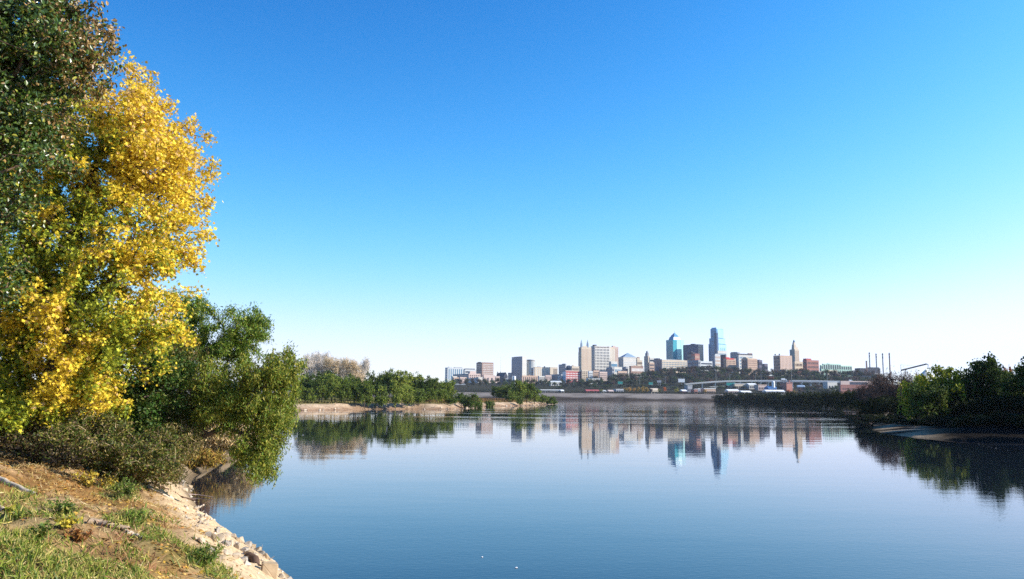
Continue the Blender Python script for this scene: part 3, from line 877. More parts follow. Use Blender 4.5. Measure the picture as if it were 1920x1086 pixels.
# art deco tower
b = Bld('art_deco_tower', 'slim stepped art deco tower with a lantern top', 1482, 1491.6, 1500, 655, 2120, CREAM)
w_, d_ = b.w, b.d
b.body(flat=False)
b.part('shoulder', Boxes().box(-.0, w_ * .95, d_ * .15, d_ * .55, b.h, b.h + 5.5), CREAM)
b.part('upper_setback', Boxes().box(w_ * .0, w_ * .62, d_ * .1, d_ * .62, b.h, b.z(646.5), .8, .8).box(w_ * .08, w_ * .52, d_ * .18, d_ * .52, b.z(646.5), b.z(642), .6, .6), CREAM)
b.part('lantern', Boxes().lathe(w_ * .30, d_ * .35, [(2.8, b.z(642)), (2.6, b.z(639.5)), (1.4, b.z(638)), (.2, b.z(636.5))], 10), COPPER)
b.cols(5, b.h * .3, b.h - 3, TAN, 'front', fw=.4)
b.cols(4, b.h * .3, b.h - 3, NAVY, 'side', fw=.35)
simple('office_block', 'cream block at the foot of the slim art deco tower', 1489, 1491, 1506, 678.5, 1950, CREAM, ('grid', 5, 3, BRONZE))
b = simple('loft_building', 'maroon brick block, stepped, right of the art deco tower', 1506, 1513.5, 1536, 676, 1920, BRICK, ('grid', 8, 4, BRONZE), ('bands', 3, 0, GLASS))
b.pent(0, .42, .1, .9, 4.6, CRIMSON)
# arena-like green building
b = Bld('market_hall', 'long pale green hall with dark arched bays and curved roof', 1537, 1540, 1598, 690.5, 1840, GREENP)
b.body(flat=False, name='wall', h=b.h)
nb = 14
for i in range(nb):
    u0_, u1_ = i / nb, (i + .62) / nb
    hh = (b.z(681.5) if 0 < i < 9 else b.z(684)) if i != 3 else b.z(680.5)
    bb = Boxes().box(u0_ * b.w, (i + 1) / nb * b.w - .02, 0, b.d * .8, b.h, hh - 1.5).box(u0_ * b.w, (i + 1) / nb * b.w - .02, b.d * .15, b.d * .65, hh - 1.5, hh, 0, 1)
    b.part('roof_bay', bb, GREENP)
    wv = (u1_ - u0_) * b.w / 2
    xm = (u0_ + .5 / nb) * b.w
    b.part('arched_window', Boxes().box(xm - wv * .9, xm + wv * .9, -.3, -.01, b.h - 1.5, hh - 3.6).box(xm - wv * .5, xm + wv * .5, -.3, -.01, hh - 3.6, hh - 2.4), DARK)
b.grid(12, 1, b.h * .55, b.h - 2, DARK, 'front', fw=.4)
simple('office_block', 'small white block behind the trees below the green hall', 1529, 1531, 1545, 697, 1790, WHITE, ('grid', 4, 2, GLASS), roof=ROOFW)
simple('house_block', 'tan low block peeping through the trees below the green hall', 1548, 1551, 1570, 695, 1785, CREAM, ('grid', 6, 2, GLASS))
simple('house_block', 'small pale house with grey roof halfway up wooded bluff', 1463, 1465, 1478, 694, 1770, WHITE, ('grid', 3, 1, GLASS))
# power plant
b = Bld('power_plant', 'dark long power plant block', 1603, 1612, 1651, 691, 2200, DARK, rz=10)
b.body(roof=DARK)
b.pent(.55, .98, .1, .9, 3.6, DARK)
b.bands(1, b.h * .2, b.h * .6, NAVY, 'front', (.05, .95), .25)
b.part('low_annex', Boxes().box(b.w * .6, b.w * 1.02, -9, -.01, 0, b.z(700)), WHITE)
for i, (px, yt, yb, lab) in enumerate(((1631.7, 661, 690, 'tall steel chimney at the left end of the power plant row'), (1644.4, 663, 690, 'second tall chimney from the left above the power plant'),
                                       (1657, 662.5, 700, 'third tall chimney from the left, just past the power plant'), (1669.8, 661.5, 702, 'tall chimney standing apart right of the power plant'))):
    P = at(px, yb + 12, 2230)
    th = thing('power_chimney', lab, 'chimney', P, 0, 'tall chimneys of the power plant')
    hh = at(px, yt, 2230).z - P.z
    r_ = 1.55
    fl_ = link('flue', Boxes().lathe(0, 0, [(r_ * 1.15, 0), (r_, hh * .94)], 14).mesh('flue', GREY if i != 3 else RUST), th)
    link('cap', Boxes().lathe(0, 0, [(r_ * 1.25, hh * .94), (r_ * 1.25, hh * .965), (r_ * .8, hh * .97), (r_ * .8, hh)], 14).mesh('cap', DARK), fl_)
    link('dark_band', Boxes().lathe(0, 0, [(r_ * 1.06, hh * .80), (r_ * 1.06, hh * .87)], 14).mesh('dark_band', DARK), fl_)
P = at(1625.6, 702, 2190)
th = thing('brick_chimney', 'short brown square chimney at the power plant roof', 'chimney', P)
hh = at(1625.6, 677.5, 2190).z - P.z
link('flue', Boxes().box(-1.7, 1.7, -1.7, 1.7, 0, hh, .3, .3).mesh('flue', BROWN), th)
link('cap', Boxes().box(-1.8, 1.8, -1.8, 1.8, hh, hh + 1).mesh('cap', DARK), th)
# conveyor and its pile
A, B_ = at(1690, 695.5, 1500), at(1737, 683.8, 1500)
th = thing('gravel_conveyor', 'long dark conveyor boom with a drooping chute', 'conveyor', A)
A_, Bv = np.zeros(3), np.array(B_ - A)
bb = Boxes()
for oz in (0, 2.0):
    for oy in (-.8, .8):
        bb.bar(A_ + (0, oy, oz), Bv + (0, oy, oz), .28)
for k in range(14):
    p0, p1 = A_ + (Bv - A_) * k / 14, A_ + (Bv - A_) * (k + 1) / 14
    bb.bar(p0 + (0, -.8, 0), p1 + (0, -.8, 2), .16)
link('boom', bb.mesh('boom', BLACK), th)
link('belt', Boxes().bar(A_ + (0, 0, .9), Bv + (0, 0, .9), .62).mesh('belt', BLACK), th)
link('chute', Boxes().bar(Bv + (0, 0, 1), Bv + (3, 0, .4), .7).bar(Bv + (3, 0, .4), Bv + (2.6, 0, -6.4), .6, r2=.4).bar(Bv + (.4, 0, -6.2), Bv + (7, 0, -6.6), .45).mesh('chute', BLACK), th)
link('trestle', Boxes().bar((8, -1, 2), (4, -1, -22), .4).bar((8, 1, 2), (12, 1, -22), .4).mesh('trestle', BLACK), th)
P = at(1689.4, 694, 1500)
th = thing('conveyor_mast', 'thin dark mast standing left of the conveyor boom', 'mast', P)
link('mast', Boxes().bar((0, 0, -24), (0, 0, 10.0), .3).mesh('mast', BLACK), th)
Qv = np.array(at(1722, 687.2, 1500) - P)
link('stay_cable', Boxes().bar((0, 0, 9.6), Qv, .12).mesh('stay_cable', BLACK), th)
P = at(1737, 712, 1520)
nx_, ny_ = 40, 14
V, Fq = [], []
for j in range(ny_):
    for i in range(nx_):
        a, rr = 2 * math.pi * i / nx_, 1 - j / (ny_ - 1)
        hgt = 18.5 * (1 - rr) ** .9 + .5 * math.sin(i * 2.3 + j)
        V.append((19 * rr * math.cos(a), 15 * rr * math.sin(a), hgt))
for j in range(ny_ - 1):
    for i in range(nx_):
        Fq.append((j * nx_ + i, j * nx_ + (i + 1) % nx_, (j + 1) * nx_ + (i + 1) % nx_, (j + 1) * nx_ + i))
tag(link('gravel_pile', np_mesh('gravel_pile', V, [Fq], M('pale_gravel', (.72, .68, .62), .95, .15, .3), smooth=True), loc=P), 'pale heap of gravel under the conveyor chute', 'gravel heap')
# radio mast between brown tower and dark slab
P = at(938.5, 712, 2000)
th = thing('radio_mast', 'hair-thin radio mast above the dark church', 'mast', P)
hh = at(938.5, 668, 2000).z - P.z
link('mast', Boxes().bar((0, 0, 0), (0, 0, hh), .28, 4, .12).mesh('mast', STEEL), th)

# --- low yards between levee and bluff
def shed(name, label, pl, pr, yt, yb, Y, wall, roof, kind='flat', door=None, rz=12, cat='shed', win=None):
    b = Bld(name, label, pl, pl, pr, yt, Y, wall, cat, rz, base=min(zc(at(pl, 735, Y).x, Y) - 1, at(pl, yb, Y).z))
    b.d = 14
    b.part('wall', Boxes().box(0, b.w, 0, b.d, 0, b.h if kind != 'gable' else b.h - 2.2), wall)
    if kind == 'gable': b.part('roof', Boxes().gable(-.4, b.w + .4, -.4, b.d + .4, b.h - 2.2, b.h + .4), roof)
    elif kind == 'barrel':
        bb = Boxes()
        n = 8
        for i in range(n):
            a0, a1 = math.pi * i / n, math.pi * (i + 1) / n
            q = [(-.3, b.d * (.5 - .5 * math.cos(a0)), b.h + 3 * math.sin(a0)), (-.3, b.d * (.5 - .5 * math.cos(a1)), b.h + 3 * math.sin(a1))]
            V = q + [(b.w + .3, v[1], v[2]) for v in q]
            bb.add(V, [(0, 2, 3, 1)])
        bb.box(-.25, b.w + .25, .1, b.d - .1, b.h - .3, b.h)
        b.part('roof', bb, roof)
    else: b.part('roof', Boxes().box(-.4, b.w + .4, -.4, b.d + .4, b.h, b.h + .9), roof)
    if door: b.grid(door, 1, b.h * .1, b.h * .75, GLASS if win is None else win, 'front', fw=.5, name='door' if win is None else 'window')
    return b
shed('long_shed', 'long shed with white roof just past the wooded point', 1014, 1052, 731.4, 739, 1345, GREY, ROOFW, door=10)
shed('end_shed', 'white gabled end block of the long white-roofed shed', 1052.5, 1058, 731, 738, 1342, WHITE, ROOFW, 'gable', 1, win=GLASS)
shed('yard_office', 'low pale shed with a curved top left of the red building', 1033, 1053, 717, 724, 1600, WHITE, PALE, 'barrel', 4)
shed('viaduct_shed', 'white two storey block with dark slots below the cream loft', 1103, 1125, 710, 718, 1620, WHITE, PALE, door=5, win=GLASS)
shed('freight_shed', 'low shed with a long red side in the rail yard', 1100, 1124, 731, 736.5, 1360, BRICK, CRIMSON, 'gable', 5)
shed('freight_shed', 'small pale shed beside the long red one', 1128, 1137, 732, 737, 1350, WHITE, PALE, 'gable', 2)
shed('freight_shed', 'small tan shed with pale roof left of the yellow trees', 1142, 1151, 731.5, 737, 1355, TAN, PINK, 'gable', 2)
shed('flat_shed', 'white flat shed left of the yellow trees', 1155, 1169, 730.5, 735, 1390, GREY, ROOFW, door=3)
shed('dome_shed', 'cream barrel-roofed shed right of the yellow trees', 1221, 1234, 731.5, 737.5, 1352, CREAM, CREAM, 'barrel', 2)
shed('freight_shed', 'white shed with a red stripe under the highway ramp', 1279.5, 1288, 731, 736.5, 1360, CRIMSON, ROOFW, 'gable', 2)
shed('yard_tower', 'pair of grey hopper blocks rising from the rail yard', 1289, 1297.5, 724, 737, 1380, GREY, PALE, door=2)
shed('freight_shed', 'square red shed in the middle of the rail yard', 1301, 1307.5, 730.5, 737.5, 1350, BRICK, PINK, door=2)
shed('flat_shed', 'white flat shed behind the square red shed', 1308, 1320, 729.5, 735, 1385, GREY, ROOFW, door=3)
shed('freight_shed', 'tan and white shed at the end of the levee', 1320, 1341, 729, 737, 1350, TAN, ROOFW, door=6)
shed('flat_shed', 'wide white-topped shed behind the dark wooded shore', 1365, 1385.5, 730.3, 735.5, 1340, PINK, ROOFW, 'gable', 5)
shed('flat_shed', 'low white shed with pale sides further along the dark shore', 1390.5, 1409, 733, 737.5, 1330, WHITE, ROOFW, 'gable', 4)
shed('flat_shed', 'long white-roofed shed behind the dark shore shrubs', 1436, 1471, 731.3, 737.5, 1330, GREY, ROOFW, 'gable', 8)
shed('plant_office', 'pink flat-topped block below the highway', 1421, 1437, 722, 728.5, 1430, PINK, TAN, door=5, win=BRONZE)
shed('plant_office', 'white block with grey roof left of the pink one', 1404, 1418.5, 719, 724.5, 1450, WHITE, ROOFW, 'gable', 4)
shed('ramp_shed', 'long cream shed under the highway deck', 1377, 1401, 720, 726, 1455, CREAM, PALE, door=7, win=BRONZE)
shed('plant_office', 'blue low shed at the foot of the white silo', 1440, 1455.5, 724.5, 730, 1400, PAINTB, PAINTB, 'gable', 4)
P = at(1450.3, 732, 1405)
th = thing('white_silo', 'white round silo with dark slots below the highway', 'silo', P)
hh = at(1450.3, 714.5, 1405).z - P.z
link('drum', Boxes().lathe(0, 0, [(2.6, 0), (2.6, hh - 1.5), (1.5, hh - .3), (.2, hh)], 18).mesh('drum', PAINTW), th)
for k in range(4): link('slot', Boxes().box(-.3, .3, -2.75, -2.5, hh * (.25 + .16 * k), hh * (.32 + .16 * k)).mesh('slot', GLASS), th)
b = simple('brick_works', 'square red brick building with tall chimney below the highway', 1462, 1474, 1485, 718.5, 1420, BRICK, ('grid', 4, 3, GLASS), ('grid', 4, 3, GLASS), pents=[(.3, .6, .2, .6, 2.6, SHADE)])
b.part('chimney', Boxes().box(b.w * .8, b.w * .95, b.d * .3, b.d * .5, b.h, b.h + 5.5), BRICK)
P = at(1494, 727.5, 1400)
th = thing('tank_car', 'pale blue lying tank among the trees below the highway', 'tank', P)
L_ = (1509 - 1494) * 1400 / F
bb = Boxes().lathe(0, 0, [(.3, 0), (1.9, .4), (2.1, 1.0), (2.1, L_ - 1), (1.9, L_ - .4), (.3, L_)], 14)
bb.V = [np.stack([v[:, 2], v[:, 1], v[:, 0] + 2.2], 1) for v in bb.V]
link('drum', bb.mesh('drum', M('pale_blue_paint', (.36, .48, .62), .4, .1, .2)), th)
for u in (.2, .8): link('saddle', Boxes().box(u * L_ - .8, u * L_ + .8, -1.2, 1.2, -6, .6).mesh('saddle', DARK), th)
shed('works_building', 'white works block with a dark gap below the highway', 1551, 1569, 717, 724, 1440, WHITE, ROOFW, door=3)
b = Bld('brick_mill', 'long red brick mill with a dark window band', 1573, 1575, 1640, 722.5, 1300, BRICK, rz=8)
b.body(roof=PINK)
b.pent(.02, .98, .25, .95, 6.8, PINK)
b.grid(14, 1, b.h + 1.2, b.h + 5.4, GLASS, 'front', (.28, .78), .8, .9, off=.25 * b.d)
b.grid(16, 1, b.h * .55, b.h * .85, BRONZE, 'front', fw=.35)

# --- highway
def deck(name, label, pts, Yv, wid, thick, pillars, rail=1.1, cat='bridge'):
    P0 = [at(x, y, Y_) for (x, y), Y_ in zip(pts, Yv)]
    th = thing(name, label, cat, P0[0])
    Pn = [np.array(p - P0[0]) for p in P0]
    def strip(y0, y1, za, zb):
        bb = Boxes()
        for a, c in zip(Pn[:-1], Pn[1:]):
            V = [(a[0], a[1] + y0, a[2] + za), (c[0], c[1] + y0, c[2] + za), (c[0], c[1] + y1, c[2] + za), (a[0], a[1] + y1, a[2] + za)]
            V += [(x, y, z - za + zb) for x, y, z in V]
            bb.add(V, [(0, 3, 2, 1), (4, 5, 6, 7), (0, 1, 5, 4), (1, 2, 6, 5), (2, 3, 7, 6), (3, 0, 4, 7)])
        return bb
    link('deck', strip(0, wid, -thick, 0).mesh('deck', WHITE if rail > 1 else GREY), th)
    link('road_surface', strip(.5, wid - .5, 0, .05).mesh('road_surface', ASPHALT), th)
    link('barrier', strip(-.05, .3, -.5, rail).mesh('barrier', WHITE if rail > 1 else PALE), th)
    link('barrier', strip(wid - .3, wid + .05, -.5, rail).mesh('barrier', WHITE if rail > 1 else PALE), th)
    tot = len(Pn) - 1
    for k in range(pillars):
        f = (k + .5) / pillars * tot
        i = int(f)
        q = Pn[i] + (Pn[i + 1] - Pn[i]) * (f - i)
        zg = zc(P0[0].x + q[0], P0[0].y + q[1]) - P0[0].z - 2
        if q[2] - thick - zg > 1:
            link('pier', Boxes().box(q[0] - 1, q[0] + 1, wid * .2, wid * .8, zg, q[2] - thick + .0).box(q[0] - 1.4, q[0] + 1.4, .6, wid - .6, q[2] - thick - 1.2, q[2] - thick - .02).mesh('pier', WHITE), th)
    return th
deck('highway_viaduct', 'long white-edged highway viaduct below the wooded bluff', [(1286, 720.2), (1310, 717.9), (1340, 715.6), (1366, 714.4), (1396, 714.2), (1420, 713.8)], [1500] * 6, 14, 1.7, 6)
deck('highway_road', 'level grey highway on low piers running right along the bluff', [(1420.3, 713.8), (1470, 713.6), (1530, 714.3), (1580, 715.2), (1660, 716.6)], [1500] * 5, 14, 2.6, 14, .9)
deck('ramp_bridge', 'lower white ramp bridge under the highway viaduct', [(1328, 726.2), (1352, 724.8), (1378, 724.5), (1402, 723.2)], [1470] * 4, 9, 1.3, 5)
deck('rail_bridge', 'pale low bridge strip at the west end below the tan block', [(846, 720.6), (873, 720.4)], [1600] * 2, 10, 1.5, 3)
# signs and lamps beside the highway
def sign(name, label, x0, x1, y0, y1, Y, mat, cat='sign', posts=2, group=None):
    P = at((x0 + x1) / 2, y1, Y)
    th = thing(name, label, cat, P, 0, group)
    w_, h_ = (x1 - x0) * Y / F, (y1 - y0) * Y / F
    link('panel', Boxes().box(-w_ / 2, w_ / 2, -.2, .2, 0, h_).mesh('panel', mat), th)
    zg = zc(P.x, P.y) - P.z - 1
    for k in range(posts):
        u = (k + .5) / posts * w_ - w_ / 2
        link('post', Boxes().box(u - .3, u + .3, .22, .7, min(zg, -2), h_ * .7).mesh('post', STEEL), th)
    link('frame', Boxes().box(-w_ / 2 - .2, w_ / 2 + .2, -.3, .3, -.35, -.02).box(-w_ / 2 - .2, w_ / 2 + .2, -.3, .3, h_ + .02, h_ + .3).mesh('frame', STEEL), th)
    return th
sign('billboard', 'white billboard left of the highway viaduct', 1271.7, 1284, 710.5, 716.8, 1480, PAINTW, 'billboard', 1)
sign('billboard', 'grey weathered billboard between the orange and yellow trees', 1232, 1240, 713.5, 717, 1500, GREY, 'billboard', 2)
sign('road_sign', 'green overhead road sign above the yellow trees', 1158.5, 1167.5, 715.5, 720, 1470, SIGNGREEN, 'road sign')
sign('road_sign', 'green road sign right of the yellow trees', 1216.5, 1224, 717, 721.3, 1470, SIGNGREEN, 'road sign')
sign('road_sign', 'big green sign under the highway viaduct', 1362.5, 1378.5, 717.8, 723, 1462, SIGNGREEN, 'road sign', 3)
lamps = [(1076, 711, 722, 'street lamp below the red building'), (1199.5, 706, 718, 'street lamp above the yellow trees'), (1247.5, 707, 717, 'street lamp left of the white billboard'),
         (1342.6, 697, 714, 'tall street lamp on the rising viaduct'), (1368.4, 703, 714, 'shorter street lamp on the viaduct crest'), (1416.3, 697, 713, 'street lamp where white viaduct turns grey'),
         (1427.2, 699, 713, 'street lamp just right of the viaduct end'), (1484.5, 693, 713, 'tall street lamp above the square brick building'), (1551.5, 701, 714, 'street lamp above the white works block')]
for px, yt, yb, lab in lamps:
    P = at(px, yb, 1502)
    th = thing('street_lamp', 'thin grey ' + lab, 'street lamp', P, 0, 'street lamps along the highway')
    hh = at(px, yt, 1502).z - P.z
    link('pole', Boxes().bar((0, 0, -3), (0, 0, hh), .2, 6, .12).mesh('pole', STEEL), th)
    arm_ = link('arm', Boxes().bar((0, 0, hh), (2.0, 0, hh + .5), .1).mesh('arm', STEEL), th)
    link('lamp_head', Boxes().box(1.7, 3.0, -.25, .25, hh + .35, hh + .7).mesh('lamp_head', PALE), arm_)
def vehicle(name, label, px, y, Y, L, hgt, body, cat, box=True):
    P = at(px, y, Y)
    th = thing(name, label, cat, P)
    if box:
        link('cargo_box', Boxes().box(-L / 2, L * .22, -1.2, 1.2, .9, hgt).mesh('cargo_box', body), th)
        link('cab', Boxes().box(L * .24, L / 2, -1.15, 1.15, .6, hgt * .75, .0, .08).mesh('cab', body), th)
        link('windscreen', Boxes().box(L * .5, L * .5 + .05, -1, 1, hgt * .45, hgt * .7).box(L * .3, L * .45, -1.2, -1.16, hgt * .45, hgt * .68).mesh('windscreen', GLASS), th)
    else:
        link('body', Boxes().box(-L / 2, L / 2, -.9, .9, .35, hgt * .58, .05, .03).mesh('body', body), th)
        link('cabin', Boxes().box(-L * .32, L * .22, -.8, .8, hgt * .58, hgt, .5, .12).mesh('cabin', GLASS), th)
        link('roof', Boxes().box(-L * .2, L * .1, -.66, .66, hgt, hgt + .05).mesh('roof', body), th)
    for u in (-.3, .32):
        for v in (-1.0, 1.0):
            bb = Boxes().lathe(0, 0, [(.45, -.14), (.45, .14)], 12)
            bb.V = [np.stack([q[:, 0] + u * L, q[:, 2] + v * (1.06 if box else .84), q[:, 1] + .45], 1) for q in bb.V]
            wh_ = link('wheel', bb.mesh('wheel', RUBBER), th)
            rb_ = Boxes().box(u * L - .2, u * L + .2, v * (1.06 if box else .84) + (.142 if v > 0 else -.16), v * (1.06 if box else .84) + (.16 if v > 0 else -.142), .25, .65)
            link('rim', rb_.mesh('rim', STEEL), wh_)
vehicle('box_truck', 'white box truck on the highway above the pink block', 1469.5, 713.4, 1504, 9.5, 3.6, PAINTW, 'truck')
vehicle('delivery_van', 'white delivery van on the highway above the brick mill', 1595, 715.3, 1504, 6.5, 2.8, PAINTW, 'van')
vehicle('parked_truck', 'pale blue truck parked before the brick mill', 1597, 739.5, 1285, 10, 4.2, M('truck_blue', (.45, .58, .72), .4, .1, .2), 'truck')
vehicle('parked_car', 'small white car parked left of the pale blue truck', 1587.5, 739.5, 1285, 4.6, 1.6, PAINTW, 'car', False)
# ------------------------------------------------------------------ growing things
def grow(rng, trunk, env, n_attr, r0, step=.35, surf=.45, power=.45, rtip=.006, jitter=.12, up=0.0, sag=0.0, cut=None, spike=0.0):
    """trunk: list of points; env: list of (centre, radii); returns nodes, parents, radii, tips"""
    N, par = [np.array(trunk[0], float)], [-1]
    for q in trunk[1:]:
        q = np.array(q, float)
        a = N[-1]
        k = max(1, int(np.linalg.norm(q - a) / step))
        for i in range(1, k + 1):
            N.append(a + (q - a) * i / k + rng.normal(0, .02 * step, 3))
            par.append(len(N) - 2)
    ntr = len(N)
    vol = np.array([e[1][0] * e[1][1] * e[1][2] for e in env]) ** .62
    vol /= vol.sum()
    A = []
    while len(A) < n_attr:
        c, r = env[rng.choice(len(env), p=vol)]
        v = rng.normal(size=3)
        v /= np.linalg.norm(v)
        p_ = np.array(c) + v * (rng.random() ** surf if rng.random() > spike else rng.uniform(1.02, 1.30)) * np.array(r)
        if cut is None or cut(p_): A.append(p_)
    A = np.array(A)
    T = np.array(N)
    dist = np.array([np.linalg.norm(T - a, axis=1).min() for a in A])
    A = A[np.argsort(dist)]
    big = np.zeros((len(N) + n_attr * 24, 3))
    big[:len(N)] = T
    n = len(N)
    tips = []
    for a in A:
        d = np.linalg.norm(big[:n] - a, axis=1)
        d = d + .35 * np.maximum(big[:n, 2] - a[2] + .2, 0)      # rather grow upwards and outwards
        j = int(np.argmin(d))
        s0 = big[j].copy()
        L = np.linalg.norm(a - s0)
        k = int(min(max(1, round(L / step)), 20))
        prev = j
        for i in range(1, k + 1):
            f = i / k
            q = s0 + (a - s0) * f + rng.normal(0, jitter * step, 3) * (f < 1)
            q[2] += (up - sag) * L * f * (1 - f)
            if n >= len(big) - 1: break
            big[n] = q
            par.append(prev)
            prev = n
            n += 1
        tips.append(prev)
    N = big[:n]
    par = np.array(par[:n])
    cnt = np.zeros(n)
    cnt[tips] += 1
    for i in range(n - 1, 0, -1):
        cnt[par[i]] += cnt[i]
    rad = rtip * np.maximum(cnt, 1) ** power
    sc = r0 / rad[0]
    rad = np.where(cnt > 3, rad * (1 + (sc - 1) * np.clip((cnt / cnt[0]), 0, 1) ** .5), rad)
    return N, par, rad, np.array(tips)
def branch_mesh(name, N, par, rad, mat, n=5, rmin=0.0, sides_small=3):
    i = np.arange(1, len(N))
    i = i[rad[i] >= rmin]
    thick = rad[i] > np.percentile(rad[i], 80) if len(i) > 20 else np.ones(len(i), bool)
    Vs, Fs, off = [], [], 0
    for sel, k in ((i[thick], n + 2), (i[~thick], sides_small)):
        if not len(sel): continue
        A, B = N[par[sel]], N[sel]
        ext = (B - A) * .06
        V, Fq = tube_np(A - ext, B + ext, np.minimum(rad[par[sel]], rad[sel] * 1.6), rad[sel], k)
        Vs.append(V)
        Fs.append(Fq + off)
        off += len(V)
    return np_mesh(name, np.concatenate(Vs), Fs, mat, smooth=True)
T_DIA = (np.array([(0, -.5, 0), (.30, 0, .07), (0, .5, 0), (-.30, 0, .07)]), [(0, 1, 2, 3)])
T_NAR = (np.array([(0, -.5, 0), (.10, -.05, .02), (0, .5, -.06), (-.10, -.05, .02)]), [(0, 1, 2, 3)])
T_WIL = (np.array([(0, -.5, 0), (.15, -.05, .03), (0, .5, -.06), (-.15, -.05, .03)]), [(0, 1, 2, 3)])
T_OVAL = (np.array([(0, -.5, 0), (.24, -.25, .06), (.27, .1, .08), (0, .5, -.03), (-.27, .1, .08), (-.24, -.25, .06)]), [(0, 1, 2, 3), (0, 3, 4, 5)])
T_MAP = (np.array([(0, -.42, 0), (.16, -.2, .02), (.5, -.28, -.05), (.28, .02, .03), (.44, .32, -.06), (.14, .2, .03), (0, .56, -.06),
                   (-.14, .2, .03), (-.44, .32, -.06), (-.28, .02, .03), (-.5, -.28, -.05), (-.16, -.2, .02)]),
         [(0, 1, 2, 3), (0, 3, 4, 5), (0, 5, 6, 7), (0, 7, 8, 9), (0, 9, 10, 11)])
T_BLADE = (np.array([(-.045, 0, 0), (.045, 0, 0), (.03, .55, .05), (-.03, .55, .05), (0, 1, .22)]), [(0, 1, 2, 3)])
def leaf_verts(rng, P, size, tmpl, up=.3, droop=0.0, axis=None):
    n = len(P)
    nv = rng.normal(size=(n, 3))
    nv[:, 2] += up * 2
    nv /= np.linalg.norm(nv, axis=1, keepdims=True)
    ax = rng.normal(size=(n, 3)) if axis is None else axis + rng.normal(0, .25, (n, 3))
    ax[:, 2] -= droop * 2.5
    ax -= (ax * nv).sum(1, keepdims=True) * nv
    ax /= np.maximum(np.linalg.norm(ax, axis=1, keepdims=True), 1e-6)
    bx = np.cross(ax, nv)
    t_, f = tmpl
    s = (size * rng.uniform(.6, 1.3, n))[:, None, None]
    V = P[:, None] + s * (t_[None, :, 0:1] * bx[:, None] + t_[None, :, 1:2] * ax[:, None] + t_[None, :, 2:3] * nv[:, None])
    k = len(t_)
    Fq = (np.arange(n) * k)[:, None, None] + np.array(f)[None]
    return V.reshape(-1, 3), Fq.reshape(-1, len(f[0])), k
def leaf_mesh(name, rng, P, size, tmpl, pal, mat, up=.3, droop=0.0, axis=None, wts=None):
    """pal: list of colours; wts: (n_pal,) or (n_leaf, n_pal) weights"""
    V, Fq, k = leaf_verts(rng, P, size, tmpl, up, droop, axis)
    pal = np.array(pal)
    n = len(P)
    if wts is None: ci = rng.integers(0, len(pal), n)
    else:
        w_ = np.broadcast_to(np.asarray(wts, float), (n, len(pal)))
        cw = np.cumsum(w_ / w_.sum(1, keepdims=True), 1)
        ci = (rng.random(n)[:, None] > cw).sum(1).clip(0, len(pal) - 1)
    c = pal[ci] * rng.uniform(.75, 1.25, (n, 1))
    return np_mesh(name, V, [Fq], mat, cols=np.repeat(np.clip(c, 0, 1), k, 0))
def tip_points(rng, N, par, tips, n, spread, along=.8):
    t_ = rng.choice(tips, n)
    q = par[t_]
    f = rng.random(n)[:, None] * along
    P = N[t_] * (1 - f) + N[np.maximum(q, 0)] * f
    return P + rng.normal(0, spread, (n, 3))

def env_px(lst, Y, dy):
    """crown lobes given as (px, py, rx, ry[, depth offset]) at distance Y"""
    out = []
    for e in lst:
        Yq = Y + (e[4] if len(e) > 4 else 0)
        c = at(e[0], e[1], Yq)
        k = Yq / F
        out.append((np.array(c), np.array((e[2] * k, dy, e[3] * k))))
    return out
def local(root_loc, N): return N - np.array(root_loc)

# ---- the yellow maple
rng = np.random.default_rng(7)
Ym = 23.0
bx_, by_ = at(70, 800, Ym).x, Ym
base = np.array((bx_, by_, ground_left(bx_, by_) - .1))
env = env_px([(40, 290, 150, 170), (20, 480, 170, 150), (120, 420, 225, 250), (230, 275, 92, 108), (308, 400, 62, 124), (285, 250, 50, 100), (80, 680, 175, 105), (330, 300, 48, 70), (30, 755, 120, 52), (70, 772, 95, 36), (150, 745, 70, 36), (20, 775, 80, 34), (200, 560, 150, 120), (240, 630, 80, 66), (-60, 640, 140, 160)], Ym, 2.4)
trunk = [base, base + (.1, .0, 1.2), base + (.3, .1, 3.0), base + (.5, .2, 5.2), base + (.8, .1, 7.5), base + (1.3, 0, 9.4)]
N, par, rad, tips = grow(rng, trunk, env, 2100, .17, .4, .42, up=.18, jitter=.14, rtip=.009, spike=.20)
th = thing('yellow_maple', 'tall golden yellow maple leaning over the near bank', 'tree', base)
link('trunk', branch_mesh('trunk', local(base, N), par, rad, BARK), th)
P = tip_points(rng, N, par, tips, 155000, .125, .75)
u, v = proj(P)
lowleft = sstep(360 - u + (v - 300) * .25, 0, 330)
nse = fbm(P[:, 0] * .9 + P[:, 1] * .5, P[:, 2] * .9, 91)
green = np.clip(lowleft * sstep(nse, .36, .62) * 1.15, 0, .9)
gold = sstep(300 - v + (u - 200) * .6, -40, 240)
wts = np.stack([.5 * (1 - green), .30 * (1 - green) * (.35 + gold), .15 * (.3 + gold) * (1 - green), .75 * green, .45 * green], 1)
pal = [(.86, .64, .05), (.82, .54, .06), (.76, .50, .20), (.46, .48, .04), (.16, .22, .02)]
link('crown', leaf_mesh('crown', rng, local(base, P), .102, T_MAP, pal, LEAF_GOLD, .35, .15, wts=wts), th)

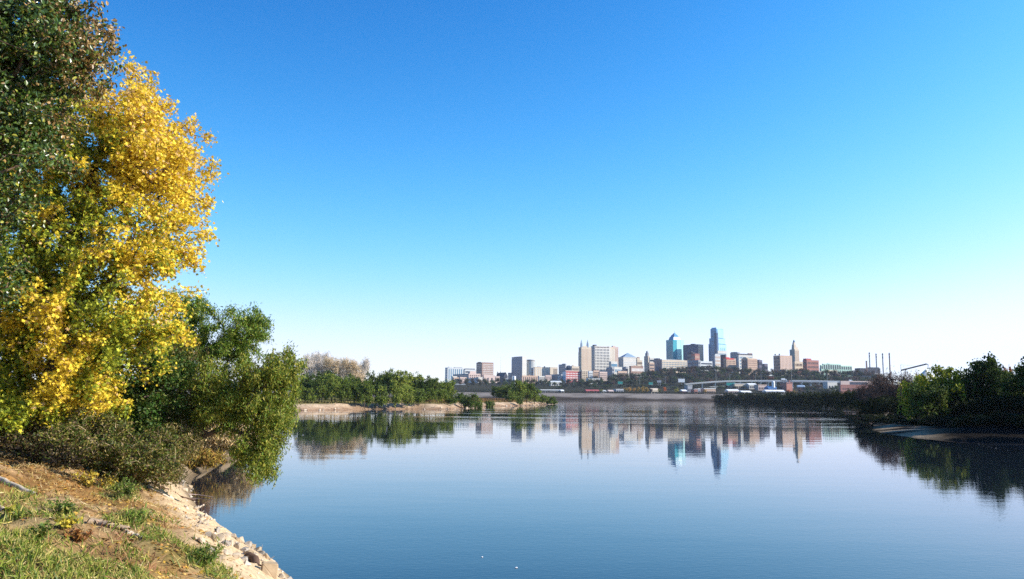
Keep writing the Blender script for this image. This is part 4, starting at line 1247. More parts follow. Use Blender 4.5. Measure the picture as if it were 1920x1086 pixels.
# ---- the nearer dark tree at the frame's edge
rng = np.random.default_rng(11)
Yd = 15.5
bx_ = at(-190, 800, Yd).x
base = np.array((bx_, Yd, ground_left(bx_, Yd) - .1))
env = env_px([(-40, 60, 205, 150), (10, 150, 130, 140), (60, 60, 115, 80), (-50, 330, 120, 140), (-90, 500, 90, 110), (130, 30, 66, 60, .5), (150, 110, 44, 54), (40, 250, 80, 80)], Yd, 1.5)
trunk = [base, base + (.1, 0, 2), base + (.5, .1, 5), base + (1.0, .1, 8), base + (1.4, 0, 10.5)]
N, par, rad, tips = grow(rng, trunk, env, 1150, .16, .3, .6, up=.05, jitter=.2, rtip=.008, spike=.12)
th = thing('dark_elm', 'dark twiggy green-leaved tree overlapping the yellow maple', 'tree', base)
link('trunk', branch_mesh('trunk', local(base, N), par, rad, M('twig_brown', (.20, .135, .085), .9, .4, 3, .1)), th)
P = tip_points(rng, N, par, tips, 58000, .09, .65)
u, v = proj(P)
brown = sstep(u, 60, 190) * .6 * (1 - sstep(v, 250, 400)) + .05
wts = np.stack([.6 * (1 - brown), .35 * (1 - brown), brown * .7, brown * .5, .08 + 0 * brown], 1)
link('crown', leaf_mesh('crown', rng, local(base, P), .088, T_OVAL, [(.045, .09, .012), (.10, .15, .02), (.36, .22, .07), (.20, .13, .04), (.36, .36, .06)], LEAF_GLOSS, .15, .35, wts=wts), th)

# ---- brush and willows along the near bank
def shrub(name, label, cat, seed, Y, base_px, lobes, dy, n_attr, n_leaf, size, tmpl, pal, wts=None, bark=BARK, r0=.06, spread=.12, up=.3, droop=0., stems=5, rtip=.005, sag=0.0, surf=.5, base_z=None, upg=.15, jit=.15, leafmat=LEAF):
    rng = np.random.default_rng(seed)
    b0 = at(base_px[0], base_px[1], Y)
    zb = ground_left(b0.x, b0.y) - .1 if base_z is None else base_z
    base = np.array((b0.x, b0.y, zb))
    env = env_px(lobes, Y, dy)
    c0 = np.mean([e[0] for e in env], 0)
    th = thing(name, label, cat, base)
    trunk = [base, base + (c0 - base) * .35 + (0, 0, .1), base + (c0 - base) * .75]
    N, par, rad, tips = grow(rng, trunk, env, n_attr, r0, max(.12, .25 * dy), surf, rtip=rtip, up=upg, sag=sag, jitter=jit)
    link('trunk' if cat == 'tree' else 'stem', branch_mesh('trunk' if cat == 'tree' else 'stem', local(base, N), par, rad, bark), th)
    P = tip_points(rng, N, par, tips, n_leaf, spread, 1.0)
    if droop > .5: P[:, 2] -= np.abs(rng.normal(0, spread * 1.2, n_leaf))
    P = P[P[:, 2] > .05]
    link('crown' if cat == 'tree' else 'foliage', leaf_mesh('crown' if cat == 'tree' else 'foliage', rng, local(base, P), size, tmpl, pal, leafmat, up, droop, wts=wts), th)
    return th
OLIVE = [(.30, .27, .03), (.20, .21, .025), (.12, .14, .02), (.40, .32, .05)]
OLIVED = [(.14, .15, .018), (.085, .115, .013), (.05, .075, .01), (.26, .20, .05), (.11, .075, .03)]
GREEN = [(.05, .10, .012), (.08, .14, .02), (.035, .065, .01), (.16, .20, .03)]
shrub('bay_shrub', 'glossy dark green broadleaf shrub under the yellow maple', 'shrub', 21, 26, (250, 900), [(275, 740, 78, 66), (235, 790, 66, 60), (305, 690, 58, 44), (265, 835, 74, 48)], 1.0, 340, 20000, .095, T_OVAL, [(.04, .10, .012), (.06, .13, .02), (.03, .06, .01), (.14, .17, .03)], spread=.11)
shrub('understory_tree', 'dense green tree filling the dark behind the yellow maple', 'tree', 34, 33, (130, 850), [(60, 640, 140, 110), (200, 680, 110, 90), (300, 640, 60, 66), (120, 770, 150, 60), (-60, 560, 140, 140), (230, 760, 80, 60)], 1.8, 420, 26000, .15, T_OVAL, [(.07, .12, .015), (.12, .16, .02), (.045, .08, .012), (.24, .24, .03)], r0=.14, spread=.22, rtip=.008)
shrub('tangled_bush', 'tangled olive bush with bare tan stems on the bank edge', 'shrub', 22, 22.5, (215, 930), [(190, 825, 78, 50), (245, 850, 80, 48), (160, 795, 56, 32), (290, 850, 50, 48), (225, 880, 60, 28), (250, 855, 56, 30, -2), (190, 838, 50, 24, -2.2), (285, 872, 44, 30, -1.6), (120, 812, 40, 18, -1.8)], .8, 700, 27000, .07, T_OVAL, OLIVED, bark=STEM_TAN, spread=.07, r0=.035, rtip=.008, jit=.2)
shrub('twig_brush', 'leafless brown brush pile against the dark bank hollow', 'shrub', 23, 22, (70, 880), [(90, 835, 90, 28), (20, 815, 90, 30), (150, 850, 60, 26)], 1.0, 620, 5000, .07, T_DIA, [(.05, .07, .01), (.16, .12, .04), (.09, .06, .03)], bark=BARK_DARK, spread=.1, r0=.04, rtip=.006, jit=.3)
shrub('leaning_willow', 'olive willow hanging out over the water', 'tree', 24, 27, (225, 905), [(505, 712, 60, 62), (475, 765, 66, 52), (415, 705, 78, 48), (524, 785, 32, 46), (500, 828, 44, 32), (410, 760, 60, 30), (538, 690, 32, 42), (492, 866, 32, 28), (455, 850, 22, 22)], 1.5, 520, 46000, .12, T_WIL, [(.29, .30, .03), (.20, .25, .028), (.13, .18, .02), (.40, .36, .06), (.12, .20, .025)], r0=.075, spread=.10, droop=.8, sag=.1, rtip=.007, upg=.1)
shrub('green_willow', 'upper green willow crown rising behind the leaning willow', 'tree', 25, 30, (240, 880), [(455, 605, 56, 38), (425, 640, 45, 36), (480, 622, 32, 34), (360, 595, 48, 44), (330, 640, 58, 50), (375, 655, 52, 44), (350, 565, 26, 22), (440, 668, 50, 24)], 1.5, 420, 30000, .12, T_WIL, [(.12, .22, .022), (.19, .28, .03), (.08, .14, .016), (.30, .32, .045)], r0=.08, spread=.10, droop=.5, rtip=.007)
shrub('brown_willow', 'brownish thin willow between maple and leaning willow', 'tree', 26, 28, (230, 890), [(340, 700, 72, 58), (320, 650, 54, 54), (385, 750, 64, 50), (330, 775, 64, 50)], 1.3, 460, 24000, .11, T_WIL, [(.17, .17, .022), (.11, .14, .018), (.07, .11, .014), (.24, .18, .05), (.10, .15, .02)], r0=.07, spread=.15, droop=.7, bark=M('stem_brown', (.17, .11, .07), .9, .3, 3, .1), rtip=.006)
shrub('drooping_brush', 'mixed olive and straw brush drooping to the drift line', 'shrub', 33, 26, (285, 905), [(310, 850, 48, 40), (285, 870, 50, 34), (335, 820, 44, 34), (322, 885, 26, 22)], .9, 360, 14000, .085, T_WIL, OLIVED + [(.40, .30, .13)], bark=STEM_TAN, r0=.03, rtip=.005, spread=.10, droop=.6, jit=.3)
shrub('rust_bush', 'small rust red bush on the bank behind the willow', 'shrub', 27, 52, (385, 845), [(388, 785, 34, 20), (365, 795, 24, 16)], .9, 120, 2600, .14, T_DIA, [(.30, .12, .05), (.36, .18, .06), (.22, .08, .04)], r0=.03, spread=.2)
shrub('reed_bank', 'tan dry reeds on the waterline behind the willow', 'reeds', 28, 52, (400, 858), [(420, 818, 62, 22), (350, 830, 45, 30), (455, 836, 30, 14), (385, 842, 50, 20)], 1.1, 300, 12000, .34, T_NAR, [(.62, .45, .22), (.50, .34, .15), (.70, .54, .30), (.36, .27, .08)], bark=STEM_TAN, r0=.03, spread=.2, droop=-.5, leafmat=LEAF_DULL)
shrub('golden_sedge', 'gold and orange sedge dipping into the cove', 'reeds', 29, 45, (350, 885), [(350, 868, 30, 16), (390, 860, 34, 12), (330, 880, 26, 14)], .7, 160, 5200, .26, T_NAR, [(.40, .27, .05), (.34, .18, .05), (.24, .19, .04)], bark=STEM_TAN, r0=.02, spread=.14, droop=-.4, leafmat=LEAF_DULL)
for k, (Yq, px, lab) in enumerate(((80, 465, 'low olive bush on the bank past the reeds'), (120, 500, 'low green bush further along the bank past the reeds'), (165, 520, 'farthest low bush on the bank behind the willow'))):
    shrub('bank_bush', lab, 'shrub', 40 + k, Yq, (px - 30, 800), [(px - 30, 742 + 200 / Yq * 12, 26, 14), (px - 60, 742 + 200 / Yq * 10, 26, 16)], 2, 100, 3000, .35, T_DIA, OLIVE[:3] + GREEN[:2], r0=.1, spread=.4)

# ---- prototypes for trees at some distance
def proto(seed, h, w, n_attr, n_leaf, size, pal, bark, tmpl=T_DIA, crown_lo=.22, lobes=7, mat=None, spread=None, up=.25, trunk_r=None, surf=.5, n_sides=4, rtip=.03, parts=True, wts=None, droop=0.0):
    rng = np.random.default_rng(seed)
    env = []
    zc_ = h * (1 + crown_lo) / 2
    hz = h * (1 - crown_lo) / 2
    env.append((np.array((0, 0, zc_)), np.array((w * .36, w * .36, hz * .8))))
    for k in range(lobes):
        a = 2 * math.pi * (k + rng.random() * .6) / lobes
        zz = rng.uniform(-.65, .75)
        rr = math.sqrt(max(.05, 1 - zz * zz)) * w * .32
        s_ = rng.uniform(.17, .26)
        env.append((np.array((rr * math.cos(a), rr * math.sin(a), zc_ + zz * hz * .8)), np.array((w * s_, w * s_, min(h * .2, w * s_)))))
    trunk = [(0, 0, -.8), (rng.normal(0, .02) * h, 0, h * .25), (rng.normal(0, .03) * h, rng.normal(0, .03) * h, h * .62)]
    N, par, rad, tips = grow(rng, trunk, env, n_attr, trunk_r or h * .02, h * .07, surf, rtip=rtip, up=.1)
    P = tip_points(rng, N, par, tips, n_leaf, spread or w * .035, 1.0)
    P = P[P[:, 2] > .1]
    lm = leaf_mesh('crown', rng, P, size, tmpl, pal, mat or LEAF_FAR, up, droop, wts=wts)
    bm_ = branch_mesh('trunk', N, par, rad, bark, n_sides, rmin=rtip * 1.2)
    return lm, bm_
def tree_from(pr, name, label, cat, loc, rz, sc, group=None):
    th = thing(name, label, cat, loc, rz, group)
    th.scale = sc
    link('trunk', pr[1], th)
    link('crown', pr[0], th)
    return th
DG = [(.065, .11, .02), (.095, .145, .024), (.038, .07, .014), (.14, .17, .03)]
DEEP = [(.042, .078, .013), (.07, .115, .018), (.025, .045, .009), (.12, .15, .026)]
MG = [(.13, .20, .03), (.18, .25, .034), (.08, .13, .02), (.25, .27, .05)]
YG = [(.36, .38, .03), (.44, .43, .04), (.26, .30, .025), (.15, .19, .02)]
PR = {
 'dark': [proto(101 + k, 10, 9, 260, 5200, .5, DG, BARK_DARK, crown_lo=.04, lobes=9) for k in range(3)],
 'mid': [proto(111 + k, 10, 9, 260, 5200, .5, MG, BARK, crown_lo=.04, lobes=9) for k in range(3)],
 'low': [proto(121 + k, 6, 8, 170, 2600, .45, DG + MG[:2], BARK_DARK, crown_lo=.02) for k in range(3)],
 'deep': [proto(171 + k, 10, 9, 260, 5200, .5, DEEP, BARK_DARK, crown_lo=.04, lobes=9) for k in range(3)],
 'shade_dark': [proto(181 + k, 6, 8, 170, 2600, .45, [tuple(np.array(c) * .30) for c in DEEP], BARK_DARK, crown_lo=.02) for k in range(3)],  # near-black leaf palette puts the shrubs' shade into their colour
 'yellowgreen': [proto(131, 10, 9, 260, 5200, .5, YG, BARK, crown_lo=.08)],
 'orange': [proto(141, 8, 6, 150, 2200, .45, [(.36, .15, .03), (.30, .10, .03), (.42, .24, .05)], BARK)],
 'bare': [proto(151 + k, 14, 8, 420, 3400, .95, [(.68, .60, .50), (.56, .48, .40), (.78, .70, .60)], BARK_PALE, (T_NAR[0] * np.array((.6, 1, 1)), T_NAR[1]), .3, 9, LEAF_DULL, .5, .0, .26, .6, 4, .034, droop=-.6) for k in range(3)],
 'tanbare': [proto(156 + k, 14, 8, 460, 5000, .6, [(.66, .49, .29), (.72, .57, .36), (.54, .42, .27)], BARK_PALE, T_NAR, .25, 8, LEAF_DULL, .45, .0, .22, .6, 4, .022, droop=-.4) for k in range(2)],
 'brownbare': [proto(161 + k, 8, 9, 420, 6500, .5, [(.15, .10, .08), (.20, .13, .10), (.11, .075, .055)], BARK_DARK, T_NAR, .05, 8, LEAF_DULL, .4, .0, .12, .6, 4, .022, droop=-.4) for k in range(2)],
}
ORD = ['first', 'second', 'third', 'fourth', 'fifth', 'sixth', 'seventh', 'eighth', 'ninth', 'tenth', 'eleventh', 'twelfth', 'thirteenth', 'fourteenth', 'fifteenth', 'sixteenth', 'seventeenth',
       'eighteenth', 'nineteenth', 'twentieth', 'twenty-first', 'twenty-second', 'twenty-third', 'twenty-fourth', 'twenty-fifth', 'twenty-sixth', 'twenty-seventh', 'twenty-eighth', 'twenty-ninth', 'thirtieth']
rs = random.Random(5)
def stand(kind, k, px, ytop, Y, gz, wpx, name, label, cat, group=None, h0=None):
    """a tree of given px position, top and width standing on the ground"""
    P = at(px, 740, Y)
    z = gz(P.x, Y)
    h = (at(px, ytop, Y).z - z) * 1.06
    pr = PR[kind][k % len(PR[kind])]
    H0 = {'deep': 10, 'shade_dark': 6, 'dark': 10, 'mid': 10, 'low': 6, 'yellowgreen': 10, 'orange': 8, 'bare': 14, 'tanbare': 14, 'brownbare': 8}[kind] * 1.0
    W0 = {'deep': 9, 'shade_dark': 8, 'dark': 9, 'mid': 9, 'low': 8, 'yellowgreen': 9, 'orange': 6, 'bare': 8, 'tanbare': 8, 'brownbare': 9}[kind] * .92
    sxy = wpx * Y / F / W0
    return tree_from(pr, name, label, cat, (P.x, Y, z), rs.uniform(0, 6.28), (sxy, sxy, max(h, .5) / H0), group)

# peninsula: bare trees behind, green trees in front, shrubs, low point
bare = [(572, 664, 300, 30, 'bare'), (588, 661, 312, 30, 'bare'), (603, 660, 305, 30, 'bare'), (622, 667, 300, 36, 'tanbare'), (641, 672, 312, 26, 'bare'), (652, 670, 300, 28, 'tanbare'), (667, 674, 300, 30, 'tanbare'), (681, 672, 315, 22, 'bare')]
for i, (px, yt, Y, wp, kd) in enumerate(bare):
    stand(kd, i, px, yt, Y, ground_left, wp, 'bare_poplar', f'{ORD[i]} tree from the left in the pale bare row behind the peninsula woods', 'tree', 'bare trees behind the peninsula woods')
pen = [(572, 698, 262, 44, 'dark'), (598, 704, 258, 42, 'dark'), (622, 700, 262, 40, 'mid'), (640, 706, 256, 36, 'mid'), (664, 708, 258, 40, 'dark'), (684, 712, 256, 34, 'mid'), (706, 692, 285, 44, 'dark'), (728, 690, 288, 42, 'dark'),
       (752, 694, 284, 42, 'mid'), (775, 698, 290, 44, 'mid'), (797, 704, 288, 36, 'dark'), (818, 708, 300, 34, 'mid'), (838, 712, 310, 34, 'mid'), (656, 700, 285, 40, 'dark'), (610, 694, 285, 46, 'dark')]
for i, (px, yt, Y, wp, kd) in enumerate(pen):
    stand(kd, i, px, yt, Y, ground_left, wp, 'leafy_tree', f'{ORD[i]} round green tree built into the wooded peninsula, above the sand strip' if False else
          ('dark green' if kd == 'dark' else 'mid green') + f' tree number {i + 1} in the peninsula woods, standing at the {ORD[i]} place', 'tree', 'green trees of the peninsula woods')
low = [(560, 722, 243, 30), (582, 726, 243, 26), (604, 722, 245, 28), (628, 716, 246, 30), (648, 712, 246, 26), (668, 718, 248, 26), (690, 722, 250, 28), (716, 720, 252, 30), (742, 712, 254, 26), (764, 722, 258, 28), (786, 726, 262, 30), (806, 728, 266, 26), (828, 730, 272, 26), (846, 734, 278, 26)]
for i, (px, yt, Y, wp) in enumerate(low):
    stand(('mid', 'low', 'mid')[i % 3], i, px, yt, Y + 8, ground_left, wp, 'bank_shrub', f'upright green shrub on the peninsula sand edge, {ORD[i]} from the big willow', 'shrub', 'shrubs along the sand edge of the peninsula')
pt = [('low', 866, 733, 300, 30, 'low dark shrub left of the dark mound on the peninsula point'), ('low', 882, 735, 296, 34, 'dark rounded shrub mound overhanging the sand near the point'),
      ('low', 897, 741, 300, 18, 'small dark shrub left of the rust brown grass'), ('dark', 948, 719, 420, 40, 'darkest tree on the wooded peninsula point'), ('mid', 972, 710, 405, 34, 'tallest green tree on the wooded peninsula point'),
      ('mid', 988, 718, 415, 34, 'bright green tree just right of the tallest one'), ('mid', 1002, 728, 430, 30, 'smaller green tree sloping toward the tip'), ('low', 960, 732, 390, 26, 'bright shrub before the darkest point tree'),
      ('low', 975, 742, 385, 16, 'round green shrub at the sand below the tallest point tree'), ('low', 1016, 738, 450, 26, 'low green shrub second from the very tip'), ('low', 1034, 742, 470, 26, 'low green shrub at the very tip of the peninsula'),
      ('dark', 932, 724, 440, 26, 'dark low tree at the back of the rust brown grass'), ('low', 918, 748, 345, 20, 'dull low shrub before the rust brown grass')]
for i, (kd, px, yt, Y, wp, lab) in enumerate(pt):
    stand(kd, i, px, yt, Y, ground_left, wp, 'point_shrub' if kd == 'low' else 'point_tree', lab, 'shrub' if kd == 'low' else 'tree', 'greenery of the peninsula point')
def grass_field(name, label, x0, x1, y0, y1, test, gz, n, size, pal, seed, mat=LEAF_DULL, droop=-.7):
    rng = np.random.default_rng(seed)
    X, Y = rng.uniform(x0, x1, n), rng.uniform(y0, y1, n)
    P0 = np.stack([X, Y, np.zeros(n)], 1)
    ok = test(X, Y)
    X, Y = X[ok], Y[ok]
    Z = gz(X, Y)
    P = np.stack([X, Y, Z + size * .35], 1)
    o = link(name, leaf_mesh(name, rng, P, size, T_NAR, pal, mat, .0, droop))
    return tag(o, label, 'grass', kind='stuff')
zl = lambda X, Y: z_left(X, Y, poly_sdf(np.stack([X, Y], 1), LAND_L))
def t1(X, Y):
    s = poly_sdf(np.stack([X, Y], 1), LAND_L)
    return (s > 5) & (s < 60)
grass_field('brown_grass', 'rust brown dry grass on the peninsula point', -34, 8, 300, 470, t1, zl, 16000, 1.0, [(.26, .13, .06), (.32, .17, .08), (.20, .10, .05), (.24, .18, .06)], 301)
def t2(X, Y):
    s = poly_sdf(np.stack([X, Y], 1), LAND_L)
    return (s > 1.5 + 5 * fbm(X * .12, Y * .12, 12)) & (s < 16)
grass_field('bank_grass', 'olive and tan grass along the top of the peninsula sand', -85, 30, 215, 540, t2, zl, 30000, .8, [(.20, .17, .04), (.30, .21, .08), (.12, .12, .025), (.40, .29, .13)], 302)

def rubble():
    rng = np.random.default_rng(333)
    P = []
    for a, c in zip(far_l[:-1], far_l[1:]):
        a, c = np.array(a), np.array(c)
        k = int(np.linalg.norm(c - a) * 2.2)
        f = rng.random((k, 1))
        q = a + (c - a) * f + rng.normal(0, 1, (k, 2)) * (.5, 2.0)
        P.append(q)
    P = np.concatenate(P)
    sd = poly_sdf(P, LAND_L)
    P = P[(sd > .1) & (sd < 4)]
    Z = z_left(P[:, 0], P[:, 1], poly_sdf(P, LAND_L))
    n = len(P)
    octa = np.array([(1, 0, 0), (.1, 1, .1), (-1, .2, 0), (0, -1, .2), (.2, .1, .75), (0, 0, -.7)])
    f = np.array([(0, 1, 4), (1, 2, 4), (2, 3, 4), (3, 0, 4), (1, 0, 5), (2, 1, 5), (3, 2, 5), (0, 3, 5)])
    sz = (.15 + .5 * rng.random(n) ** 3)[:, None, None] * rng.uniform(.6, 1.4, (n, 1, 3))
    V = np.stack([P[:, 0], P[:, 1], Z], 1)[:, None] + octa[None] * sz
    Fq = (np.arange(n) * 6)[:, None, None] + f[None]
    cols = np.repeat(np.array([(.50, .40, .29), (.28, .20, .14), (.60, .50, .38), (.16, .11, .08)])[rng.integers(0, 4, n)], 6, 0)
    tag(link('shore_rubble', np_mesh('shore_rubble', V.reshape(-1, 3), [Fq.reshape(-1, 3)], SOIL_FAR, cols=cols)), 'broken stone rubble along the peninsula waterline', 'rubble', kind='stuff')
rubble()
# right shore
rt = [('brownbare', 1628, 712, 190, 46, 'brown bare bush at the left end of the dark shore clump'), ('brownbare', 1650, 700, 180, 60, 'brown bare bush with greenish base'), ('brownbare', 1680, 697, 172, 66, 'widest brown bare bush beneath the conveyor'),
      ('brownbare', 1710, 696, 165, 50, 'mauve brown bush fading behind the yellow-green tree'), ('yellowgreen', 1716, 700, 128, 56, 'small yellow-green tree left of the bright one'), ('yellowgreen', 1766, 682, 124, 74, 'bright yellow-green tree on the dark shore'),
      ('deep', 1740, 716, 122, 70, 'dark tree under the bright yellow-green one'), ('deep', 1842, 668, 124, 84, 'tall dark green tree with a domed top'), ('deep', 1812, 690, 128, 62, 'dark tree shoulder left of the tall domed one'),
      ('deep', 1870, 686, 122, 60, 'dark tree on the right of the tall domed one'), ('orange', 1892, 686, 126, 26, 'small orange-brown tree at the dark shore'), ('yellowgreen', 1876, 686, 128, 22, 'small yellow tuft tree left of the orange one'),
      ('deep', 1928, 676, 112, 84, 'dark tree cut by the picture edge, nearest on the dark shore'), ('deep', 1900, 706, 116, 56, 'dark bushy tree under the orange one'), ('deep', 1790, 716, 126, 60, 'dark bush filling the gap beside the tall domed tree'),
      ('deep', 1960, 650, 108, 70, 'dark tree mostly outside the picture edge')]
def gr_(x, y): return ground_right(x, y) - .3
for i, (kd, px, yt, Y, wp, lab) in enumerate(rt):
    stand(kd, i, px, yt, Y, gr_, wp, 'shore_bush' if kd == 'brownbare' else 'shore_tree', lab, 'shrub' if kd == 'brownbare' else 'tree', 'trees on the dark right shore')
for i, (px, Y, H_, wp) in enumerate(((2010, 100, 13, 8), (2080, 96, 14, 9), (2160, 104, 13, 9), (2120, 84, 12, 8), (2250, 92, 14, 9), (2230, 112, 14, 9), (2060, 122, 13, 9), (2340, 100, 14, 9))):  # trees added out of view to cast shade across the bank
    Pq = at(px, 740, Y)
    tree_from(PR['deep'][i % 3], 'shore_tree', f'added unseen tree casting shade on the dark shore, {ORD[i]} of its stand', 'tree', (Pq.x, Y, gr_(Pq.x, Y)), rs.uniform(0, 6), (wp / 8.3, wp / 8.3, H_ / 10), 'trees on the dark right shore')
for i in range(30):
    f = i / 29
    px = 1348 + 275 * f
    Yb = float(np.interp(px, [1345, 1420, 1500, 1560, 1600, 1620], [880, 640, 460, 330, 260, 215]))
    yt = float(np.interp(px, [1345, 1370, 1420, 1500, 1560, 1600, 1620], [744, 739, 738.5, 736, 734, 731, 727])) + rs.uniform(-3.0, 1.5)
    stand('shade_dark', i, px, yt, Yb + 8 + rs.uniform(0, 10), gr_, rs.uniform(22, 34), 'shore_shrub', f'dark low shrub on the long shaded spit, {ORD[i]} from its far tip', 'shrub', 'shrubs along the shaded spit')
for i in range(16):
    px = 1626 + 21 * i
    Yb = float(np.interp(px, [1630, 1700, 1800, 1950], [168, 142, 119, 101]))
    stand('shade_dark', i, px, 748 + rs.uniform(-8, 6), Yb + 3, gr_, 54, 'bank_undergrowth_bush', f'dark undergrowth bush at the foot of shore trees, {ORD[i]} from the spit', 'shrub', 'undergrowth bushes under the dark shore trees')
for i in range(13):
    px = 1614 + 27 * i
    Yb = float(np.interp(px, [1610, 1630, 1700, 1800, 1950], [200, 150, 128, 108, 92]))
    stand('shade_dark', i, px, 776 + rs.uniform(-6, 6) + max(0, 8 - abs(i - 4) * 3), Yb, gr_, 60, 'bank_slope_bush', f'shade-coloured low bush down on the dark mud slope, {ORD[i]} from the spit', 'shrub', 'bushes on the dark mud slope')

# ---- bluff woods: single small trees, trunk and crown in one mesh
def tiny(seed, pal, h=11, w=9, n=520, size=1.05):
    rng = np.random.default_rng(seed)
    K = 12
    cen = rng.normal(size=(K, 3))
    cen /= np.linalg.norm(cen, axis=1, keepdims=True)
    cen *= rng.uniform(.3, .8, (K, 1))
    cen[0] = 0
    P = cen[rng.integers(0, K, n) * (rng.random(n) > .22)] + np.clip(rng.normal(0, .26, (n, 3)), -.42, .42)
    P = P * np.array((w * .42, w * .42, h * .38)) + np.array((0, 0, h * .58))
    V, Fq, k = leaf_verts(rng, P, size, T_DIA, .25)
    c = np.array(pal)[rng.integers(0, len(pal), n)] * rng.uniform(.7, 1.3, (n, 1))
    tv, tf = tube_np(np.array([(0, 0, -3.), (0, 0, h * .3)]), np.array([(0, 0, h * .3), (0.3, 0, h * .7)]), np.array([.35, .25]), np.array([.25, .1]), 5)
    return np_mesh('bluff_tree', np.concatenate([V, tv]), [Fq, tf + len(V)], [LEAF_FAR, BARK_DARK], cols=np.concatenate([np.repeat(c, k, 0), np.tile((.05, .04, .03), (len(tv), 1))]), mi=[0, 1])
TINY = {'dull': [tiny(400 + k, [(.05, .06, .025), (.075, .08, .035), (.04, .05, .022)]) for k in range(4)],
        'green': [tiny(410 + k, [(.05, .085, .025), (.08, .11, .03), (.035, .06, .02)]) for k in range(3)],
        'brown': [tiny(420 + k, [(.11, .075, .05), (.14, .10, .065), (.08, .06, .045)]) for k in range(3)],
        'rust': [tiny(430, [(.22, .09, .04), (.17, .07, .035), (.26, .12, .05)])],
        'gold': [tiny(440 + k, [(.48, .32, .06), (.42, .25, .05), (.36, .27, .06)]) for k in range(2)],
        'orange': [tiny(450, [(.42, .17, .04), (.34, .13, .04), (.46, .22, .06)])],
        'lime': [tiny(460, [(.30, .30, .05), (.24, .25, .04), (.36, .33, .07)])]}
TONE = {'dull': 'dull olive', 'green': 'dark green', 'brown': 'brownish', 'rust': 'rust-coloured', 'gold': 'golden yellow', 'orange': 'orange', 'lime': 'yellow-green'}
def tinytree(kind, px, y, Y, hpx, wpx, label, name='bluff_tree', group='trees of the wooded bluff'):
    P = at(px, y, Y)
    z = zc(P.x, Y)
    k = Y / F
    me = rs.choice(TINY[kind])
    o = link(name, me, None, (P.x, Y, z), rs.uniform(0, 6.28))
    o.scale = (wpx * k / 8.2, wpx * k / 8.2, hpx * k / 11)
    return tag(o, label, 'tree', group)
ZN = [(1130, 'the broad white slab'), (1180, 'the pyramid-roofed block'), (1225, 'the domed tower'), (1265, 'the long cream courthouse'), (1310, 'the dark slate tower'), (1350, 'the tallest tower'), (1400, 'the white stepped block'),
      (1450, 'the mauve stepped block'), (1500, 'the art deco tower'), (1560, 'the pale green hall'), (1620, 'the power plant')]
rows = [(1765, 'topmost', 13, 13), (1700, 'upper', 13, 13), (1625, 'middle', 14, 13), (1555, 'lowest', 14, 13)]
for Yr, rn, hp, wp in rows:
    cnt = {}
    x0 = {'topmost': 1208, 'upper': 1152, 'middle': 1142, 'lowest': 1092}[rn]
    px = x0
    while px < 1660:
        kd = rs.choices(['dull', 'green', 'brown', 'rust'], [5, 3, 3, .25])[0]
        zn = min(ZN, key=lambda q: abs(q[0] - px))[1]
        c = cnt.setdefault(zn, 0)
        cnt[zn] += 1
        hh_ = hp * rs.uniform(.75, 1.15)
        tinytree(kd, px, 700, Yr + rs.uniform(-22, 22), hh_, wp * rs.uniform(.8, 1.3), f'{TONE[kd]} tree, {ORD[c]} along the {rn} row of bluff below {zn}')
        px += rs.uniform(5.6, 9.2)
for i, px in enumerate((1503, 1511)):
    tinytree('rust', px, 690, 1800, 17 - 2 * i, 18, ('big rust-brown tree right of the art deco tower', 'smaller rust-brown tree beside the big one on the bluff top')[i])
for rn, Yr in (('back', 1640), ('front', 1530)):
    px, c = 852, 0
    while px < 1135:
        kd = rs.choices(['dull', 'green', 'brown'], [4, 4, 2])[0]
        tinytree(kd, px, 715, Yr + rs.uniform(-18, 18), rs.uniform(9, 13), rs.uniform(10, 15), f'{TONE[kd]} small tree, {ORD[c]} along the {rn} row below the western blocks', 'flats_tree', 'trees below the western skyline')
        px += rs.uniform(9, 14)
        c += 1
for i, (kd, px, hp, wp, lab) in enumerate((('gold', 1174, 13, 10, 'first golden tree of the yellow row behind the levee'), ('gold', 1181, 14, 10, 'second golden tree of the yellow row behind the levee'), ('gold', 1189, 12, 9, 'third, slightly greyer tree of the yellow row'),
        ('gold', 1197, 13, 10, 'fourth golden tree of the yellow row behind the levee'), ('gold', 1205, 15, 11, 'fifth and tallest golden tree of the yellow row'), ('gold', 1213, 13, 10, 'last golden tree at the right of yellow row'), ('brown', 1221, 10, 9, 'brownish little tree touching the yellow row'),
        ('orange', 1247, 13.5, 9, 'lone orange tree behind the levee'), ('lime', 1268.5, 11, 10, 'lone yellow-green tree behind the levee'), ('lime', 1236, 10, 6, 'thin olive tree left of the lone orange one'), ('gold', 1322, 10, 9, 'golden tree under the highway viaduct'),
        ('lime', 1127.5, 8, 9, 'olive round bush behind the levee'), ('orange', 1479, 10, 10, 'orange tree at the foot of the square brick building'), ('gold', 1490, 9, 10, 'golden tuft right of the orange tree'))):
    tinytree(kd, px, 738, 1330 if i < 11 else (1340 if i == 11 else 1325), hp, wp, lab, 'autumn_tree', 'autumn trees behind the levee')
for i in range(30):
    px = 1046 + i * 14.5 + rs.uniform(-4, 4)
    tinytree(rs.choice(['dull', 'green']), px, 730, 1445 + rs.uniform(-20, 25), rs.uniform(6, 10), rs.uniform(14, 20), f'dark flat-topped yard bush between sheds and highway, {ORD[i]} counted from the wooded point', 'yard_bush', 'dark bushes between yard and highway')
for i in range(22):
    px = 1500 + i * 6.8
    tinytree(rs.choice(['dull', 'green', 'brown', 'dull']), px, 735, 1345 + rs.uniform(0, 70), rs.uniform(11, 17), rs.uniform(11, 15), f'dark tree of the yard thicket, {ORD[i]} from the square brick building', 'yard_tree', 'trees of the yard thicket')
rng = np.random.default_rng(501)
n = 15000
X, Y = rng.uniform(-100, 520, n), rng.uniform(1292, 1318, n)
